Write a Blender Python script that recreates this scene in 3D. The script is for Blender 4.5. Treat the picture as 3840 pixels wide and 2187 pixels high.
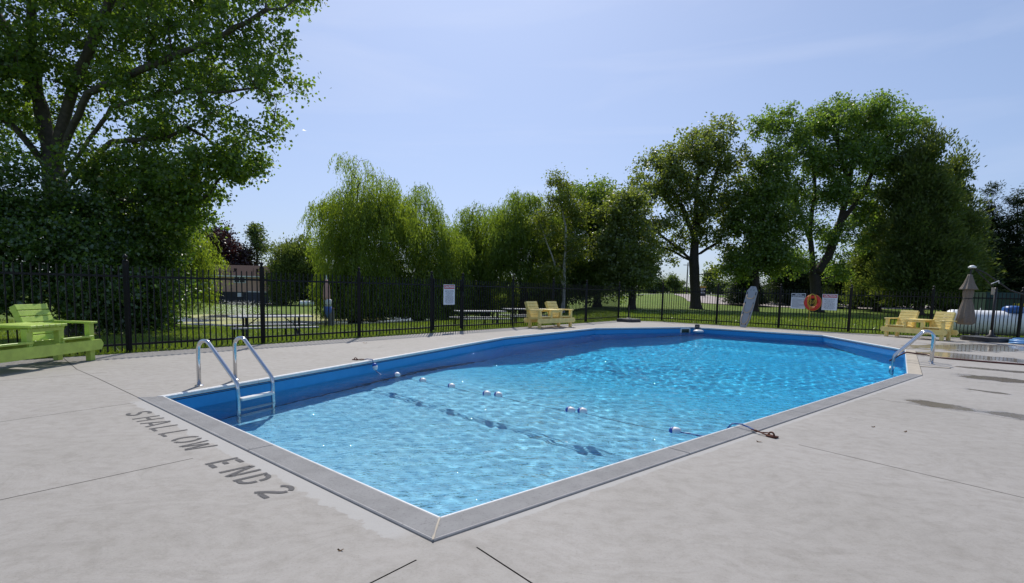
import bpy, bmesh, math, random
import numpy as np
from mathutils import Vector, Matrix
from mathutils.geometry import delaunay_2d_cdt

for o in list(bpy.data.objects): bpy.data.objects.remove(o)
SC = bpy.context.scene
COL = SC.collection
R = math.radians

# ------------------------------------------------------------------ camera
FPX, CX, CY, CAMH = 2061.0, 1920.0, 1285.0, 1.26      # focal length and optical centre in photo pixels, eye height
PITCH, ROLL = R(5.54), R(1.33)
_c, _s = math.cos(PITCH), math.sin(PITCH)
_r, _u, FWD = Vector((1,0,0)), Vector((0,_s,_c)), Vector((0,_c,-_s))
RIGHT = math.cos(ROLL)*_r + math.sin(ROLL)*_u
UP = -math.sin(ROLL)*_r + math.cos(ROLL)*_u
EYE = Vector((0,0,CAMH))
cd = bpy.data.cameras.new('camera'); cam = bpy.data.objects.new('camera', cd); COL.objects.link(cam)
cd.sensor_fit = 'HORIZONTAL'; cd.sensor_width = 36; cd.lens = FPX/3840*36
cd.shift_y = (CY-1093.5)/3840; cd.clip_start = 0.05; cd.clip_end = 6000
m = Matrix((RIGHT, UP, -FWD)).transposed().to_4x4(); m.translation = EYE
cam.matrix_world = m; SC.camera = cam

# ------------------------------------------------------------------ sky, sun, exposure
SUN_EL, SUN_AZ = R(50), R(-5.5)                        # azimuth from +Y, positive to the right
W = bpy.data.worlds.new('World'); SC.world = W; W.use_nodes = True
nt = W.node_tree; nt.nodes.clear()
out = nt.nodes.new('ShaderNodeOutputWorld'); bg = nt.nodes.new('ShaderNodeBackground')
sky = nt.nodes.new('ShaderNodeTexSky'); sky.sky_type = 'NISHITA'; sky.sun_disc = False
sky.sun_elevation = SUN_EL; sky.sun_rotation = SUN_AZ
sky.air_density = 1.0; sky.dust_density = 1.4; sky.ozone_density = 3.0; sky.altitude = 100
hsv = nt.nodes.new('ShaderNodeHueSaturation'); hsv.inputs['Saturation'].default_value = 0.97
# hazy summer air: highlights of the sky roll off, c/(1+c/k)
dv = nt.nodes.new('ShaderNodeVectorMath'); dv.operation = 'DIVIDE'; dv.inputs[1].default_value = (4.9,6.7,12.0)
ad = nt.nodes.new('ShaderNodeVectorMath'); ad.operation = 'ADD'; ad.inputs[1].default_value = (1,1,1)
qt = nt.nodes.new('ShaderNodeVectorMath'); qt.operation = 'DIVIDE'
nt.links.new(sky.outputs[0], dv.inputs[0]); nt.links.new(dv.outputs[0], ad.inputs[0]); nt.links.new(sky.outputs[0], qt.inputs[0]); nt.links.new(ad.outputs[0], qt.inputs[1])
nt.links.new(qt.outputs[0], hsv.inputs['Color'])
# thin cirrus veil, all round the dome
tc = nt.nodes.new('ShaderNodeTexCoord'); mp = nt.nodes.new('ShaderNodeMapping'); mp.inputs['Scale'].default_value = (1.2,1.2,7)
mp.inputs['Rotation'].default_value = (0.05,0.12,0.4)
nz = nt.nodes.new('ShaderNodeTexNoise'); nz.inputs['Scale'].default_value = 1.6; nz.inputs['Detail'].default_value = 7; nz.inputs['Distortion'].default_value = 0.8
rp = nt.nodes.new('ShaderNodeValToRGB'); rp.color_ramp.elements[0].position = 0.52; rp.color_ramp.elements[1].position = 0.85
rp.color_ramp.elements[1].color = (0.28,0.28,0.28,1)
mx = nt.nodes.new('ShaderNodeMix'); mx.data_type = 'RGBA'; mx.inputs[7].default_value = (4.0,4.3,5.2,1)
nt.links.new(tc.outputs['Generated'], mp.inputs[0]); nt.links.new(mp.outputs[0], nz.inputs['Vector'])
nt.links.new(nz.outputs[0], rp.inputs[0]); nt.links.new(rp.outputs[0], mx.inputs[0])
nt.links.new(hsv.outputs[0], mx.inputs[6]); nt.links.new(mx.outputs[2], bg.inputs[0])
bg.inputs[1].default_value = 0.145
nt.links.new(bg.outputs[0], out.inputs[0])
sd = bpy.data.lights.new('sun', 'SUN'); sd.energy = 3.15; sd.angle = R(0.55); sd.color = (1.0,0.95,0.87)
sun = bpy.data.objects.new('sun', sd); COL.objects.link(sun)
SUNDIR = Vector((math.sin(SUN_AZ)*math.cos(SUN_EL), math.cos(SUN_AZ)*math.cos(SUN_EL), math.sin(SUN_EL)))
sun.rotation_euler = SUNDIR.to_track_quat('Z','Y').to_euler(); sun.location = SUNDIR*60
SC.view_settings.view_transform = 'Standard'; SC.view_settings.look = 'None'
SC.view_settings.exposure = 0.42; SC.view_settings.gamma = 1.0; SC.view_settings.use_curve_mapping = False
SC.render.engine = 'CYCLES'
cy = SC.cycles
cy.max_bounces = 10; cy.diffuse_bounces = 6; cy.glossy_bounces = 3; cy.transmission_bounces = 8; cy.transparent_max_bounces = 12
cy.use_denoising = True; cy.sample_clamp_indirect = 6; cy.caustics_reflective = False; cy.caustics_refractive = True
sd.cycles.is_caustics_light = True

# ------------------------------------------------------------------ where things are
def ray(px, py):
    return RIGHT*((px-CX)/FPX) + UP*((CY-py)/FPX) + FWD
def at(px, py, Y):                                     # the point Y metres ahead on the line of sight
    d = ray(px, py); return EYE + d*(Y/d.y)
def gnd(px, py, z=0.0):
    d = ray(px, py); return EYE + d*((z-CAMH)/d.z)
def sstep(a, b, x):
    t = np.clip((x-a)/(b-a), 0, 1); return t*t*(3-2*t)

# ------------------------------------------------------------------ materials
MAT = {}
def nodes(name):
    m = bpy.data.materials.new(name); m.use_nodes = True
    t = m.node_tree; t.nodes.clear(); return m, t
def N(t, typ, **kw):
    n = t.nodes.new(typ)
    for k, v in kw.items():
        if k in n.inputs.keys() if isinstance(k, str) else False: n.inputs[k].default_value = v
        else: setattr(n, k, v)
    return n
def ramp(t, src, stops):
    r = t.nodes.new('ShaderNodeValToRGB'); e = r.color_ramp.elements
    while len(e) < len(stops): e.new(0.5)
    for i, (p, c) in enumerate(stops):
        e[i].position = p; e[i].color = (*c, 1) if len(c) == 3 else c
    t.links.new(src, r.inputs[0]); return r
def mixc(t, fac, a, b, mode='MIX'):
    x = t.nodes.new('ShaderNodeMix'); x.data_type = 'RGBA'; x.blend_type = mode
    for s, v in ((0, fac), (6, a), (7, b)):
        if hasattr(v, 'is_linked') or isinstance(v, bpy.types.NodeSocket): t.links.new(v, x.inputs[s])
        elif s == 0: x.inputs[0].default_value = v
        else: x.inputs[s].default_value = (*v, 1) if len(v) == 3 else v
    return x.outputs[2]
def math_(t, op, a, b=None):
    x = t.nodes.new('ShaderNodeMath'); x.operation = op
    for i, v in enumerate((a, b)):
        if v is None: continue
        if isinstance(v, (int, float)): x.inputs[i].default_value = v
        else: t.links.new(v, x.inputs[i])
    return x.outputs[0]
def noise(t, scale, detail=4, rough=0.55, vec=None, dist=0.0):
    n = t.nodes.new('ShaderNodeTexNoise'); n.inputs['Scale'].default_value = scale; n.inputs['Detail'].default_value = detail
    n.inputs['Roughness'].default_value = rough; n.inputs['Distortion'].default_value = dist
    if vec is not None: t.links.new(vec, n.inputs['Vector'])
    return n
def objco(t, scale=None, rot=None):
    c = t.nodes.new('ShaderNodeTexCoord').outputs['Object']
    if scale is None and rot is None: return c
    mpn = t.nodes.new('ShaderNodeMapping'); t.links.new(c, mpn.inputs[0])
    if scale: mpn.inputs['Scale'].default_value = scale
    if rot: mpn.inputs['Rotation'].default_value = rot
    return mpn.outputs[0]
def geoco(t):
    return t.nodes.new('ShaderNodeNewGeometry').outputs['Position']
def finish(m, t, sh):
    o = t.nodes.new('ShaderNodeOutputMaterial'); t.links.new(sh, o.inputs[0]); return m
def plain(name, col, rough=0.5, metal=0.0, var=0.12, scale=9.0, bump=0.0, spec=0.5, bscale=60.0, col2=None):
    m, t = nodes(name)
    b = t.nodes.new('ShaderNodeBsdfPrincipled')
    co = geoco(t)
    n = noise(t, scale, 5, 0.6, co)
    lo = tuple(c*(1-var) for c in col); hi = tuple(min(1, c*(1+var)) for c in (col2 or col))
    r = ramp(t, n.outputs[0], [(0.3, lo), (0.7, hi)])
    t.links.new(r.outputs[0], b.inputs['Base Color'])
    b.inputs['Roughness'].default_value = rough; b.inputs['Metallic'].default_value = metal
    b.inputs['Specular IOR Level'].default_value = spec
    if bump:
        n2 = noise(t, bscale, 4, 0.6, co)
        bp = t.nodes.new('ShaderNodeBump'); bp.inputs['Strength'].default_value = bump; bp.inputs['Distance'].default_value = 0.01
        t.links.new(n2.outputs[0], bp.inputs['Height']); t.links.new(bp.outputs[0], b.inputs['Normal'])
    MAT[name] = finish(m, t, b.outputs[0]); return MAT[name]

plain('fence_black', (0.005,0.005,0.006), 0.48, var=0.3, spec=0.25)
plain('steel', (0.62,0.63,0.65), 0.16, 1.0, var=0.06, scale=30, bump=0.03)
plain('white_plastic', (0.78,0.78,0.76), 0.35, var=0.05)
plain('white_trim', (0.72,0.73,0.73), 0.4, var=0.10, scale=20)
plain('lime_paint', (0.43,0.57,0.10), 0.42, var=0.18, scale=6, bump=0.25, bscale=40)
plain('yellow_paint', (0.88,0.70,0.25), 0.5, var=0.14, scale=7, bump=0.25, bscale=40)
plain('grey_plastic', (0.045,0.045,0.050), 0.6, var=0.2, scale=20, bump=0.1)
plain('dark_metal', (0.022,0.018,0.017), 0.45, var=0.2)
plain('weathered_plank', (0.34,0.34,0.36), 0.6, var=0.2, scale=25)
plain('frame_brown', (0.03,0.018,0.015), 0.5, var=0.2)
plain('taupe_canvas', (0.20,0.165,0.135), 0.9, var=0.14, scale=18, bump=0.25, bscale=30)
plain('tank_white', (0.84,0.84,0.83), 0.4, var=0.06, scale=3)
plain('blue_cover', (0.02,0.10,0.33), 0.35, var=0.1)
plain('shed_green', (0.008,0.035,0.022), 0.5, var=0.2)
plain('label_yellow', (0.55,0.42,0.02), 0.5, var=0.1)
plain('hose_red', (0.10,0.022,0.012), 0.4, var=0.2, scale=30)
plain('hose_blue', (0.13,0.33,0.62), 0.35, var=0.1, scale=30)
plain('rope_blue', (0.02,0.08,0.30), 0.7, var=0.5, scale=90)
plain('float_blue', (0.02,0.09,0.42), 0.35, var=0.05)
plain('float_white', (0.80,0.80,0.80), 0.35, var=0.04)
plain('rust', (0.12,0.035,0.015), 0.8, var=0.5, scale=60, bump=0.4)
plain('ring_red', (0.62,0.035,0.03), 0.45, var=0.08)
plain('rope_yellow', (0.62,0.42,0.04), 0.7, var=0.2, scale=60)
plain('strap_beige', (0.55,0.42,0.27), 0.7, var=0.1)
plain('board_grey', (0.36,0.37,0.39), 0.5, var=0.05)
plain('black_slot', (0.012,0.012,0.014), 0.6, var=0.1)
plain('sign_white', (0.74,0.76,0.80), 0.45, var=0.02)
plain('sign_red', (0.50,0.035,0.04), 0.45, var=0.04)
plain('sign_navy', (0.012,0.018,0.04), 0.45, var=0.04)
plain('sign_ink', (0.05,0.055,0.075), 0.6, var=0.05)
plain('sign_grey_ink', (0.34,0.35,0.38), 0.6, var=0.05)
plain('wall_peach', (0.60,0.36,0.27), 0.8, var=0.06, scale=4)
plain('roof_brown', (0.060,0.040,0.036), 0.9, var=0.22, scale=5, bump=0.2, bscale=12, spec=0.05)
plain('foundation', (0.035,0.036,0.042), 0.8, var=0.2, scale=3)
plain('garage_slate', (0.045,0.05,0.075), 0.6, var=0.1)
plain('glass_dark', (0.02,0.025,0.035), 0.08, var=0.2)
plain('brown_wood', (0.10,0.045,0.028), 0.8, var=0.3, scale=8, bump=0.3)
plain('pole_wood', (0.17,0.16,0.15), 0.85, var=0.2, scale=10)
plain('road_asphalt', (0.20,0.19,0.19), 0.9, var=0.08, scale=2)
plain('gravel_drive', (0.36,0.31,0.28), 0.95, var=0.15, scale=3, bump=0.3, bscale=20)
plain('soil_dark', (0.035,0.028,0.020), 0.95, var=0.3)
plain('bark_grey', (0.085,0.070,0.060), 0.9, var=0.35, scale=6, bump=0.9, bscale=14)
plain('bark_dark', (0.040,0.031,0.026), 0.9, var=0.35, scale=6, bump=0.9, bscale=14)
plain('bark_birch', (0.42,0.39,0.36), 0.8, var=0.45, scale=5, bump=0.4)
plain('cloth_red', (0.60,0.33,0.30), 0.8, var=0.08)
plain('cloth_white', (0.66,0.66,0.70), 0.8, var=0.05)
plain('cloth_blue', (0.10,0.16,0.45), 0.8, var=0.08)
plain('gold_band', (0.40,0.24,0.05), 0.5, var=0.05)
plain('dead_leaf', (0.14,0.075,0.03), 0.8, var=0.3)
plain('step_concrete', (0.40,0.35,0.28), 0.8, var=0.12, scale=6, bump=0.2)

def leaf_mat(name, c1, c2, trans=0.45, gloss=0.06, tcol=None):
    m, t = nodes(name)
    g = t.nodes.new('ShaderNodeNewGeometry')
    r = ramp(t, g.outputs['Random Per Island'], [(0.0, c1), (1.0, c2)])
    d = t.nodes.new('ShaderNodeBsdfDiffuse'); t.links.new(r.outputs[0], d.inputs[0])
    tr = t.nodes.new('ShaderNodeBsdfTranslucent')
    tint = mixc(t, 1.0, r.outputs[0], tcol or (1.55,1.5,0.55), 'MULTIPLY'); t.links.new(tint, tr.inputs[0])
    mxs = t.nodes.new('ShaderNodeMixShader'); mxs.inputs[0].default_value = trans
    t.links.new(d.outputs[0], mxs.inputs[1]); t.links.new(tr.outputs[0], mxs.inputs[2])
    gl = t.nodes.new('ShaderNodeBsdfGlossy'); gl.inputs['Roughness'].default_value = 0.38
    m2 = t.nodes.new('ShaderNodeMixShader'); m2.inputs[0].default_value = gloss
    t.links.new(mxs.outputs[0], m2.inputs[1]); t.links.new(gl.outputs[0], m2.inputs[2])
    MAT[name] = finish(m, t, m2.outputs[0])
leaf_mat('leaf_cottonwood', (0.092,0.172,0.032), (0.172,0.253,0.052), 0.55, 0.05)
leaf_mat('leaf_shrub', (0.054,0.120,0.034), (0.150,0.240,0.046), 0.5, 0.08)
leaf_mat('leaf_willow', (0.150,0.225,0.036), (0.240,0.315,0.062), 0.6, 0.03)
leaf_mat('leaf_willow_dark', (0.127,0.204,0.040), (0.215,0.292,0.062), 0.58, 0.03)
leaf_mat('leaf_maple', (0.098,0.172,0.041), (0.190,0.265,0.062), 0.55, 0.05)
leaf_mat('leaf_maple_olive', (0.118,0.168,0.054), (0.207,0.252,0.078), 0.55, 0.06)
leaf_mat('leaf_silver', (0.101,0.185,0.049), (0.185,0.274,0.072), 0.56, 0.05)
leaf_mat('leaf_birch', (0.110,0.155,0.034), (0.185,0.225,0.050), 0.56, 0.04)
leaf_mat('leaf_cedar', (0.075,0.118,0.040), (0.160,0.195,0.070), 0.45, 0.02)
leaf_mat('leaf_spruce', (0.022,0.044,0.022), (0.055,0.076,0.034), 0.25, 0.02)
leaf_mat('leaf_purple', (0.022,0.010,0.012), (0.055,0.022,0.024), 0.3, 0.05, (1.4,0.9,0.8))
leaf_mat('leaf_far', (0.075,0.120,0.046), (0.130,0.175,0.070), 0.45, 0.03)
leaf_mat('grass_blade', (0.100,0.165,0.022), (0.180,0.235,0.045), 0.5, 0.04)

# lawn
m, t = nodes('lawn'); co = geoco(t)
n1 = noise(t, 0.35, 5, 0.6, co); n2 = noise(t, 14, 6, 0.7, co); n3 = noise(t, 70, 3, 0.7, co)
ca = ramp(t, n1.outputs[0], [(0.3,(0.100,0.170,0.020)),(0.55,(0.140,0.205,0.028)),(0.75,(0.180,0.215,0.046))])
cb = ramp(t, n2.outputs[0], [(0.3,(0.55,0.6,0.45)),(0.7,(1.35,1.3,1.25))])
cc = mixc(t, 1.0, ca.outputs[0], cb.outputs[0], 'MULTIPLY')
b = t.nodes.new('ShaderNodeBsdfPrincipled'); t.links.new(cc, b.inputs['Base Color']); b.inputs['Roughness'].default_value = 0.9
b.inputs['Specular IOR Level'].default_value = 0.15
bp = t.nodes.new('ShaderNodeBump'); bp.inputs['Strength'].default_value = 1.0; bp.inputs['Distance'].default_value = 0.05
t.links.new(n3.outputs[0], bp.inputs['Height']); t.links.new(bp.outputs[0], b.inputs['Normal'])
MAT['lawn'] = finish(m, t, b.outputs[0])

# deck concrete: trowel swirls, speckle, damp patches (x, y, half-length, half-width, angle)
WET = [(12.4,14.6,2.7,1.15,18),(10.1,12.2,1.5,0.9,-40),(10.4,11.6,1.3,0.30,-40),(5.15,6.42,0.50,0.27,-65),(7.9,8.65,0.85,0.36,-50),(6.6,7.55,0.35,0.13,-60),(5.6,5.9,0.55,0.22,-55),(8.9,9.85,1.0,0.22,-40),(9.0,13.4,0.9,0.3,-125),(7.3,10.0,0.6,0.12,55)]
m, t = nodes('deck_concrete'); co = geoco(t)
warp = noise(t, 0.9, 2, 0.5, co)
wv = t.nodes.new('ShaderNodeVectorMath'); wv.operation = 'MULTIPLY_ADD'; t.links.new(warp.outputs[1], wv.inputs[0]); wv.inputs[1].default_value = (1.6,1.6,0); t.links.new(co, wv.inputs[2])
mpn = t.nodes.new('ShaderNodeMapping'); mpn.inputs['Scale'].default_value = (1.4,7.0,1); mpn.inputs['Rotation'].default_value = (0,0,0.5); t.links.new(wv.outputs[0], mpn.inputs[0])
swirl = noise(t, 1.7, 8, 0.68, mpn.outputs[0]); big = noise(t, 0.55, 4, 0.6, co); fine = noise(t, 70, 5, 0.8, co); mid = noise(t, 9, 6, 0.7, co)
c1 = ramp(t, swirl.outputs[0], [(0.28,(0.278,0.261,0.241)),(0.5,(0.312,0.294,0.273)),(0.72,(0.336,0.317,0.296))])
c2 = ramp(t, big.outputs[0], [(0.3,(0.90,0.89,0.87)),(0.7,(1.06,1.05,1.05))])
c3 = ramp(t, fine.outputs[0], [(0.30,(0.78,0.78,0.77)),(0.45,(1.0,1.0,1.0)),(0.7,(1.06,1.06,1.06))])
c4 = ramp(t, mid.outputs[0], [(0.30,(0.86,0.85,0.83)),(0.55,(1.03,1.03,1.03))])
col = mixc(t, 1, mixc(t, 1, mixc(t, 1, c1.outputs[0], c2.outputs[0], 'MULTIPLY'), c3.outputs[0], 'MULTIPLY'), c4.outputs[0], 'MULTIPLY')
def vline(q, nrm):                                     # signed distance from a line through q
    sb = t.nodes.new('ShaderNodeVectorMath'); sb.operation = 'SUBTRACT'; t.links.new(co, sb.inputs[0]); sb.inputs[1].default_value = (*q, 0)
    dt = t.nodes.new('ShaderNodeVectorMath'); dt.operation = 'DOT_PRODUCT'; t.links.new(sb.outputs[0], dt.inputs[0]); dt.inputs[1].default_value = (*nrm, 0); return dt.outputs['Value']
d1 = vline((-0.37,2.89), (-0.6605,-0.7508)); d2 = vline((-0.37,2.89), (0.665,-0.747))
rag = noise(t, 5.0, 6, 0.7, co)
skim = None
a1 = vline((-3.78,5.89), (0.7508,-0.6605)); a2 = vline((-0.37,2.89), (0.747,0.665))
for dd, w, al, ln_ in ((d1, 0.145, a1, 4.6), (d2, 0.06, a2, 9.3)):
    q = math_(t, 'SUBTRACT', math_(t, 'SUBTRACT', dd, 0.20), math_(t, 'MULTIPLY', rag.outputs[0], w*1.6)); mk = ramp(t, q, [(0.0,(1,1,1)),(0.012,(0,0,0))])
    pos_ = ramp(t, dd, [(0.17,(0,0,0)),(0.19,(1,1,1))]); rg1 = ramp(t, math_(t, 'DIVIDE', al, ln_), [(0.0,(0,0,0)),(0.02,(1,1,1)),(0.98,(1,1,1)),(1.0,(0,0,0))]); kq = math_(t, 'MULTIPLY', math_(t, 'MULTIPLY', mk.outputs[0], pos_.outputs[0]), rg1.outputs[0]); skim = kq if skim is None else math_(t, 'MAXIMUM', skim, kq)
col = mixc(t, math_(t, 'MULTIPLY', skim, 0.75), col, (0.375,0.365,0.352))
vr = t.nodes.new('ShaderNodeTexVoronoi'); vr.feature = 'DISTANCE_TO_EDGE'; vr.inputs['Scale'].default_value = 0.42
cw = t.nodes.new('ShaderNodeVectorMath'); cw.operation = 'MULTIPLY_ADD'; t.links.new(rag.outputs[1], cw.inputs[0]); cw.inputs[1].default_value = (0.5,0.5,0); t.links.new(co, cw.inputs[2]); t.links.new(cw.outputs[0], vr.inputs['Vector'])
crk = ramp(t, vr.outputs['Distance'], [(0.0,(1,1,1)),(0.0022,(0,0,0))]); cmask = noise(t, 0.5, 3, 0.6, co); cm_ = ramp(t, cmask.outputs[0], [(0.52,(0,0,0)),(0.60,(1,1,1))])
col = mixc(t, math_(t, 'MULTIPLY', math_(t, 'MULTIPLY', crk.outputs[0], cm_.outputs[0]), 0.55), col, (0.10,0.095,0.09))
pit = t.nodes.new('ShaderNodeTexVoronoi'); pit.inputs['Scale'].default_value = 9.0; t.links.new(co, pit.inputs['Vector'])
pm = ramp(t, pit.outputs['Distance'], [(0.028,(1,1,1)),(0.045,(0,0,0))]); pk = noise(t, 3.1, 2, 0.5, co); pm2 = ramp(t, pk.outputs[0], [(0.58,(0,0,0)),(0.66,(1,1,1))])
col = mixc(t, math_(t, 'MULTIPLY', math_(t, 'MULTIPLY', pm.outputs[0], pm2.outputs[0]), 0.7), col, (0.12,0.115,0.105))
stn = noise(t, 0.8, 5, 0.7, wv.outputs[0]); sm_ = ramp(t, stn.outputs[0], [(0.60,(0,0,0)),(0.78,(1,1,1))]); col = mixc(t, math_(t, 'MULTIPLY', sm_.outputs[0], 0.30), col, (0.20,0.185,0.165))
wet = None
edge = noise(t, 2.2, 5, 0.65, co)
for (x, y, a, bb, ang) in WET:
    mp2 = t.nodes.new('ShaderNodeMapping'); mp2.vector_type = 'TEXTURE'; t.links.new(co, mp2.inputs[0])
    mp2.inputs['Location'].default_value = (x,y,0); mp2.inputs['Rotation'].default_value = (0,0,R(ang)); mp2.inputs['Scale'].default_value = (a,bb,50)
    ln = t.nodes.new('ShaderNodeVectorMath'); ln.operation = 'LENGTH'; t.links.new(mp2.outputs[0], ln.inputs[0])
    wet = ln.outputs['Value'] if wet is None else math_(t, 'MINIMUM', wet, ln.outputs['Value'])
wsum = math_(t, 'ADD', wet, math_(t, 'MULTIPLY', math_(t, 'SUBTRACT', edge.outputs[0], 0.5), 1.9))
wm = ramp(t, wsum, [(0.70,(1,1,1)),(1.10,(0,0,0))])
wcol = mixc(t, 1, col, (0.80,0.76,0.70), 'MULTIPLY')
col = mixc(t, wm.outputs[0], col, wcol)
b = t.nodes.new('ShaderNodeBsdfPrincipled'); t.links.new(col, b.inputs['Base Color'])
rr = ramp(t, wm.outputs[0], [(0,(0.78,)*3),(1,(0.10,)*3)]); t.links.new(rr.outputs[0], b.inputs['Roughness'])
hs = math_(t, 'ADD', math_(t, 'MULTIPLY', swirl.outputs[0], 0.5), math_(t, 'MULTIPLY', fine.outputs[0], 0.35))
bp = t.nodes.new('ShaderNodeBump'); bp.inputs['Distance'].default_value = 0.006
st = ramp(t, wm.outputs[0], [(0,(0.75,)*3),(1,(0.04,)*3)]); t.links.new(st.outputs[0], bp.inputs['Strength'])
t.links.new(hs, bp.inputs['Height']); t.links.new(bp.outputs[0], b.inputs['Normal'])
MAT['deck_concrete'] = finish(m, t, b.outputs[0])

# coping: grey, weathered, with dirt
m, t = nodes('coping_grey'); co = geoco(t)
n1 = noise(t, 3.5, 6, 0.7, co); n2 = noise(t, 60, 4, 0.7, co)
c1 = ramp(t, n1.outputs[0], [(0.3,(0.29,0.28,0.27)),(0.55,(0.355,0.343,0.332)),(0.8,(0.40,0.388,0.376))])
c2 = ramp(t, n2.outputs[0], [(0.30,(0.7,0.7,0.7)),(0.45,(1,1,1))])
b = t.nodes.new('ShaderNodeBsdfPrincipled'); t.links.new(mixc(t, 1, c1.outputs[0], c2.outputs[0], 'MULTIPLY'), b.inputs['Base Color']); b.inputs['Roughness'].default_value = 0.75
MAT['coping_grey'] = finish(m, t, b.outputs[0])
# stencil paint: dark grey, worn through in specks
m, t = nodes('stencil_paint'); co = geoco(t)
n1 = noise(t, 130, 3, 0.7, co); n2 = noise(t, 12, 4, 0.6, co)
k = math_(t, 'ADD', math_(t, 'MULTIPLY', n1.outputs[0], 0.7), math_(t, 'MULTIPLY', n2.outputs[0], 0.3))
fac = ramp(t, k, [(0.38,(0,0,0)),(0.46,(1,1,1))])
b = t.nodes.new('ShaderNodeBsdfPrincipled'); b.inputs['Base Color'].default_value = (0.085,0.082,0.084,1); b.inputs['Roughness'].default_value = 0.85
tp = t.nodes.new('ShaderNodeBsdfTransparent'); ms = t.nodes.new('ShaderNodeMixShader')
t.links.new(fac.outputs[0], ms.inputs[0]); t.links.new(tp.outputs[0], ms.inputs[1]); t.links.new(b.outputs[0], ms.inputs[2])
MAT['stencil_paint'] = finish(m, t, ms.outputs[0])
# vinyl liner; its pale mottle paints rippling caustic light into the colour
def liner(name, a, bcol):
    m, t = nodes(name); co = geoco(t)
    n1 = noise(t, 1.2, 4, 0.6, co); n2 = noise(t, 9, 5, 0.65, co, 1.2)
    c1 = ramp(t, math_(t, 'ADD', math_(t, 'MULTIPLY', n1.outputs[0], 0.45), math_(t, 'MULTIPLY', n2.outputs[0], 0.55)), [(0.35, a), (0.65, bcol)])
    b = t.nodes.new('ShaderNodeBsdfPrincipled'); t.links.new(c1.outputs[0], b.inputs['Base Color']); b.inputs['Roughness'].default_value = 0.45
    MAT[name] = finish(m, t, b.outputs[0])
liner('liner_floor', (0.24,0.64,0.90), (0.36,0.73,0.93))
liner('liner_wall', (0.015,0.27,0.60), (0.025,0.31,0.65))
# pool water: refracting rippled surface over an absorbing body
m, t = nodes('pool_water')
rf_ = t.nodes.new('ShaderNodeBsdfRefraction'); rf_.inputs['IOR'].default_value = 1.333; rf_.inputs['Roughness'].default_value = 0.0; rf_.inputs[0].default_value = (0.84,0.98,1.0,1)
# the water column takes out more red the deeper the floor lies below
cw_ = geoco(t); sbw = t.nodes.new('ShaderNodeVectorMath'); sbw.operation = 'SUBTRACT'; t.links.new(cw_, sbw.inputs[0]); sbw.inputs[1].default_value = (-3.78,5.89,0)
dtw = t.nodes.new('ShaderNodeVectorMath'); dtw.operation = 'DOT_PRODUCT'; t.links.new(sbw.outputs[0], dtw.inputs[0]); dtw.inputs[1].default_value = (0.6605,0.7508,0)
tw = ramp(t, math_(t, 'DIVIDE', dtw.outputs['Value'], 18.0), [(0.0,(0.90,0.985,1.0)),(0.22,(0.80,0.965,1.0)),(0.42,(0.42,0.90,1.0)),(0.80,(0.33,0.86,1.0)),(1.0,(0.38,0.88,1.0))]); t.links.new(tw.outputs[0], rf_.inputs[0])
gl = t.nodes.new('ShaderNodeBsdfGlossy'); gl.inputs['Roughness'].default_value = 0.0
fr = t.nodes.new('ShaderNodeFresnel'); fr.inputs['IOR'].default_value = 1.333
co = geoco(t); mpa = t.nodes.new('ShaderNodeMapping'); mpa.inputs['Rotation'].default_value = (0,0,R(-24)); mpa.inputs['Scale'].default_value = (1,2.0,1); t.links.new(co, mpa.inputs[0])
w1 = noise(t, 3.6, 3, 0.55, mpa.outputs[0], 0.5); w2 = noise(t, 11.0, 2, 0.5, mpa.outputs[0], 0.4)
hh0 = math_(t, 'ADD', w1.outputs[0], math_(t, 'MULTIPLY', w2.outputs[0], 0.42))
bpw = t.nodes.new('ShaderNodeBump'); bpw.inputs['Strength'].default_value = 1.0; bpw.inputs['Distance'].default_value = 0.075; t.links.new(hh0, bpw.inputs['Height'])
t.links.new(bpw.outputs[0], fr.inputs['Normal']); t.links.new(bpw.outputs[0], gl.inputs['Normal'])
ms = t.nodes.new('ShaderNodeMixShader'); t.links.new(math_(t, 'MULTIPLY', fr.outputs[0], 0.92), ms.inputs[0]); t.links.new(rf_.outputs[0], ms.inputs[1]); t.links.new(gl.outputs[0], ms.inputs[2])
MAT['pool_water'] = finish(m, t, ms.outputs[0])
# pond: murky water, pale weed in bands
m, t = nodes('pond_water'); co = geoco(t)
n1 = noise(t, 0.16, 4, 0.6, co, 0.6); n2 = noise(t, 6, 4, 0.7, co)
f = ramp(t, n1.outputs[0], [(0.46,(0,0,0)),(0.53,(1,1,1))])
b = t.nodes.new('ShaderNodeBsdfPrincipled'); b.inputs['Base Color'].default_value = (0.05,0.055,0.05,1); b.inputs['Roughness'].default_value = 0.10
bp = t.nodes.new('ShaderNodeBump'); bp.inputs['Strength'].default_value = 0.6; bp.inputs['Distance'].default_value = 0.03; t.links.new(n2.outputs[0], bp.inputs['Height']); t.links.new(bp.outputs[0], b.inputs['Normal'])
d = t.nodes.new('ShaderNodeBsdfDiffuse'); cw = ramp(t, n2.outputs[0], [(0.3,(0.32,0.33,0.14)),(0.7,(0.47,0.46,0.24))]); t.links.new(cw.outputs[0], d.inputs[0])
ms = t.nodes.new('ShaderNodeMixShader'); t.links.new(f.outputs[0], ms.inputs[0]); t.links.new(b.outputs[0], ms.inputs[1]); t.links.new(d.outputs[0], ms.inputs[2])
MAT['pond_water'] = finish(m, t, ms.outputs[0])
plain('droplet', (0.85,0.87,0.9), 0.3, var=0.02)

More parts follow.
